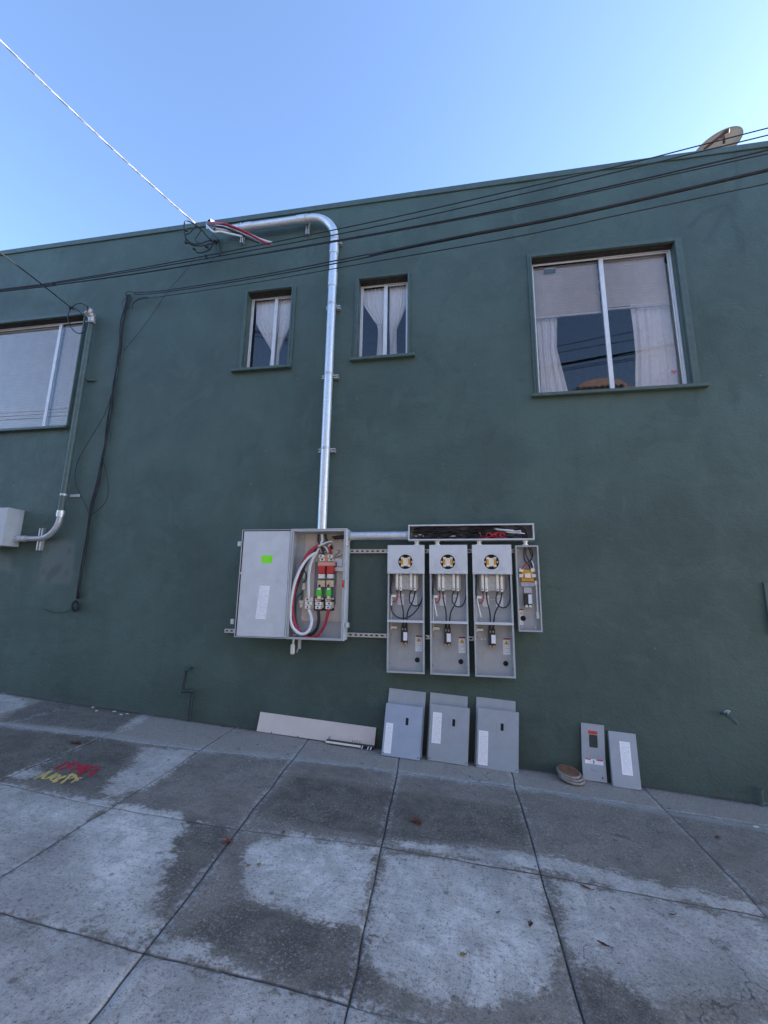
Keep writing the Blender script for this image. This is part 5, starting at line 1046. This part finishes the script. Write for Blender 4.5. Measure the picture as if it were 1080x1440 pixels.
for k, (px, py, lab) in enumerate(((130,994,'leftmost white flake of a row by the wall foot'),(136,999,'white flake just right of the leftmost one'),(161,1000,'white flake midway along the row by the wall foot'),(170,1004,'white flake nearest the middle of the row'),(179,1003,'rightmost white flake of the row by the wall foot'),(978,1109,'white flake at the wall foot below the tap'),(995,1110.5,'white flake at the wall foot just right of the tap'),(1062,1162,'white flake on the paving near the right edge'))):
    c = GP(px, py, .003); c.z = hz(c.x, c.y); g = BM(); n = 7; rad = [rr.uniform(.006, .014) for _ in range(n)]
    top = [g.verts.new((c.x+1.6*rad[i]*math.cos(i*6.283/n), c.y+rad[i]*math.sin(i*6.283/n), c.z+rr.uniform(.003, .007))) for i in range(n)]; bot = [g.verts.new((v.co.x, v.co.y, c.z)) for v in top]
    g.faces.new(top); [g.faces.new((top[i], bot[i], bot[(i+1) % n], top[(i+1) % n])) for i in range(n)]; mesh('paint_chip', g, CHIP, None, False, lab, 'paint flake', 'white flakes by the wall')
c0 = gpoly([(1075,1128),(1120,1137)]); g = BM(); a = GP(1074,1129,.004); c = GP(1100,1139,.004); tube(g, [a, c], .008, 8); mesh('stick', g, M('pale stick', (.42, .43, .42), .6), None, True, 'short pale stick on the pavement by the pipe stub', 'stick')
# sprayed survey marks
def marks(name, label, strokes, mat, lift):
    t = thing(name, label, 'paint mark', tuple(GP(30+strokes[0][0][0]/8.31, 1050+strokes[0][0][1]/8.31)))
    for s in strokes:
        p = [GP(30+x/8.31, 1050+y/8.31, lift) for x, y in s]; p = catmull(p, 5) if len(p) > 2 else [p[0].lerp(p[1], i/6) for i in range(7)]
        g = BM(); L = []
        for i, v in enumerate(p):
            d = (p[min(i+1, len(p)-1)]-p[max(i-1, 0)]).normalized(); s_ = Vector((-d.y, d.x, 0)).normalized(); wv_ = .0095*(1+.35*random.uniform(-1, 1)) if 0 < i < len(p)-1 else .005
            L.append([g.verts.new((q.x, q.y, hz(q.x, q.y)+.0022)) for q in (v-s_*wv_, v-s_*wv_*.4, v+s_*wv_*.4, v+s_*wv_)])
        for a, b_ in zip(L, L[1:]):
            for k in range(3): g.faces.new((a[k], a[k+1], b_[k+1], b_[k]))
        mesh('stroke', g, mat, t, True)
def spray(name, col):
    m = M(name, col, .6, 0, .25, 25); nt = m.node_tree; b = nt.nodes['Principled BSDF']; oc = N(nt, 'TexCoord').outputs['Object']
    LK(nt, ramp(nt, noise(nt, oc, 60, 5, .7), .24, .36), b.inputs['Alpha']); return m
marks('paint_mark', 'red sprayed survey lettering on the dark slab', [[(550,160),(480,198),(410,242),(470,243),(560,205),(600,170)], [(660,152),(600,195),(530,242)], [(620,175),(590,200),(650,195),(700,180)], [(710,185),(640,235),(560,282)], [(690,200),(660,245),(730,215),(800,185)], [(800,185),(730,250),(655,310)], [(740,225),(700,260),(670,310),(720,295)], [(820,215),(760,265),(715,300)], [(820,215),(880,222),(900,240),(850,262),(780,262)], [(860,262),(830,300),(795,335)]], spray('red spray paint', (.44, .018, .035)), .007)
marks('paint_mark', 'yellow sprayed survey lettering just below the red lettering', [[(365,268),(280,302),(150,366)], [(330,285),(250,350),(310,352),(400,305),(420,288)], [(425,310),(345,365),(390,378),(450,325),(425,310)], [(520,318),(450,360),(370,408)], [(440,340),(490,345),(520,320)], [(600,292),(540,350),(465,415)], [(560,320),(620,322),(640,310)], [(540,360),(600,345),(650,322)], [(715,342),(650,365),(580,410)], [(600,300),(640,340),(650,385)]], spray('yellow spray paint', (.58, .42, .13)), .007)

# ---------------------------------------------------------------- rooftop dish
ctr = P(1009, 211, -.75); sdir = RX*-.26-RDN*.966; nrm = ((CAMP-ctr).normalized()*.70+sdir*.71).normalized()
t = thing('satellite_dish', 'weathered beige satellite dish with a feed arm on the roof edge', 'satellite dish', tuple(ctr))
qt = nrm.to_track_quat('Z', 'Y').to_matrix().to_4x4(); Kd = Matrix.Translation(ctr)@qt@Matrix.Rotation(R(66), 4, 'Z')
DISH = M('weathered beige dish', (.32, .205, .115), .55, 0, .12, 6, .05, 40, ((.33, .22, .14), .8))
g = BM(); rs_ = []
for side in (0, 1):
    for i in range(9):
        r_ = i/8
        rs_.append([g.verts.new(Kd@Vector((.25*r_*math.cos(k*math.pi/20), .25*r_*math.sin(k*math.pi/20), .05*r_*r_-side*.008))) for k in range(40)])
for s in (0, 9):
    for a, b_ in zip(rs_[s:s+9], rs_[s+1:s+9]):
        for k in range(40): g.faces.new((a[k], a[(k+1) % 40], b_[(k+1) % 40], b_[k]))
for k in range(40): g.faces.new((rs_[8][k], rs_[8][(k+1) % 40], rs_[17][(k+1) % 40], rs_[17][k]))
bmesh.ops.remove_doubles(g, verts=g.verts, dist=.0005); mesh('reflector', g, DISH, t, True)
z5p = lambda x, y, d: P(900+x/5.333, 150+y/5.333, d)
RUST = M('rusty arm', (.09, .04, .03), .7, 0, .3, 30)
g = BM(); tube(g, [z5p(480, 320, -.55), z5p(560, 255, -.5), z5p(630, 205, -.45)], .016, 8); tube(g, [z5p(600, 230, -.45), z5p(640, 190, -.42), z5p(670, 178, -.4)], .022, 8); tube(g, [z5p(628, 200, -.46), z5p(630, 270, -.6)], .014, 8); mesh('feed_arm', g, RUST, t, True)
g = BM(); b0 = ctr-nrm*.05; tube(g, [b0, b0+Vector((.05, .25, -.15)), Vector((b0.x+.05, b0.y+.25, 5.58))], .025, 10); mesh('mast', g, DULLZ, t, True)

# ---------------------------------------------------------------- houses over the road: pink one mirrored in the large window, the others unseen
t = thing('house', 'pink house with a rounded parapet across the road, mirrored in the large window', 'house', (4.9, -14, 0))
PINK = M('pink stucco', (.42, .28, .25), .85, 0, .08, 2); CREAM = M('brown shingle', (.13, .11, .095), .85, 0, .08, 2); ROOFT = M('red roof tile', (.30, .10, .07), .8, 0, .2, 4)
HY = -10.2
g = BM(); pts = [(3.2, -.8), (6.6, -.8), (6.6, 8.1), (5.95, 8.1), (5.95, 8.5)]+[(4.95+.8*math.cos(a), 8.5+.33*math.sin(a)) for a in [k*math.pi/12 for k in range(13)]]+[(3.95, 8.5), (3.95, 8.1), (3.2, 8.1)]
fr = [g.verts.new((x, HY, z)) for x, z in pts]; bk = [g.verts.new((x, HY-9, z)) for x, z in pts]; g.faces.new(fr); g.faces.new(bk[::-1])
for i in range(len(pts)): j = (i+1) % len(pts); g.faces.new((fr[i], bk[i], bk[j], fr[j]))
wl_ = mesh('wall', g, PINK, t)
for k in range(8):
    g = BM(); box(g, 4.1+k*.2, 4.19+k*.2, HY-.01, HY+.05, 8.42, 8.55); mesh('parapet_slot', g, VOID, wl_)
PANE = M('dark pane', (.03, .04, .05), .1)
for x in (3.5, 5.2):
    for z in (.9, 3.6, 5.4):
        g = BM(); box(g, x, x+.95, HY-.01, HY+.04, z, z+1.4); f = mesh('window', g, FRAMEW, t); g = BM(); box(g, x+.08, x+.87, HY+.0405, HY+.06, z+.08, z+1.32); mesh('pane', g, PANE, f)
for (lab, x0, x1, h_, mt) in (('unseen dark brown house across the road left of the pink one, shaped to dim the lower wall', -6.5, 3.1, 7.0, CREAM), ('unseen dark brown house across the road, farthest left, shaped to dim the lower wall', -18, -6.6, 7.4, CREAM), ('unseen dark brown house across the road right of the pink one, shaped to dim the lower wall', 6.7, 18, 7.0, CREAM)):  # unseen row, set close and dark to cut light on the lower wall
    o = thing('house', lab, 'house', ((x0+x1)/2, HY-4, 0), 'unseen houses over the road, shaped to dim the wall')
    g = BM(); box(g, x0, x1, HY-9, HY-.2, -1.5, h_); mesh('wall', g, mt, o)
    g = BM(); box(g, x0, x1, HY-9.1, HY-.05, h_+.001, h_+.2); mesh('roof', g, ROOFT, o)
    for x in np.arange(x0+1, x1-1.4, 2.6):
        g = BM(); box(g, x, x+1.2, HY-.21, HY-.16, 3.6, 5.0); f = mesh('window', g, FRAMEW, o); g = BM(); box(g, x+.08, x+1.12, HY-.159, HY-.14, 3.68, 4.92); mesh('pane', g, PANE, f)
bpy.context.view_layer.update()
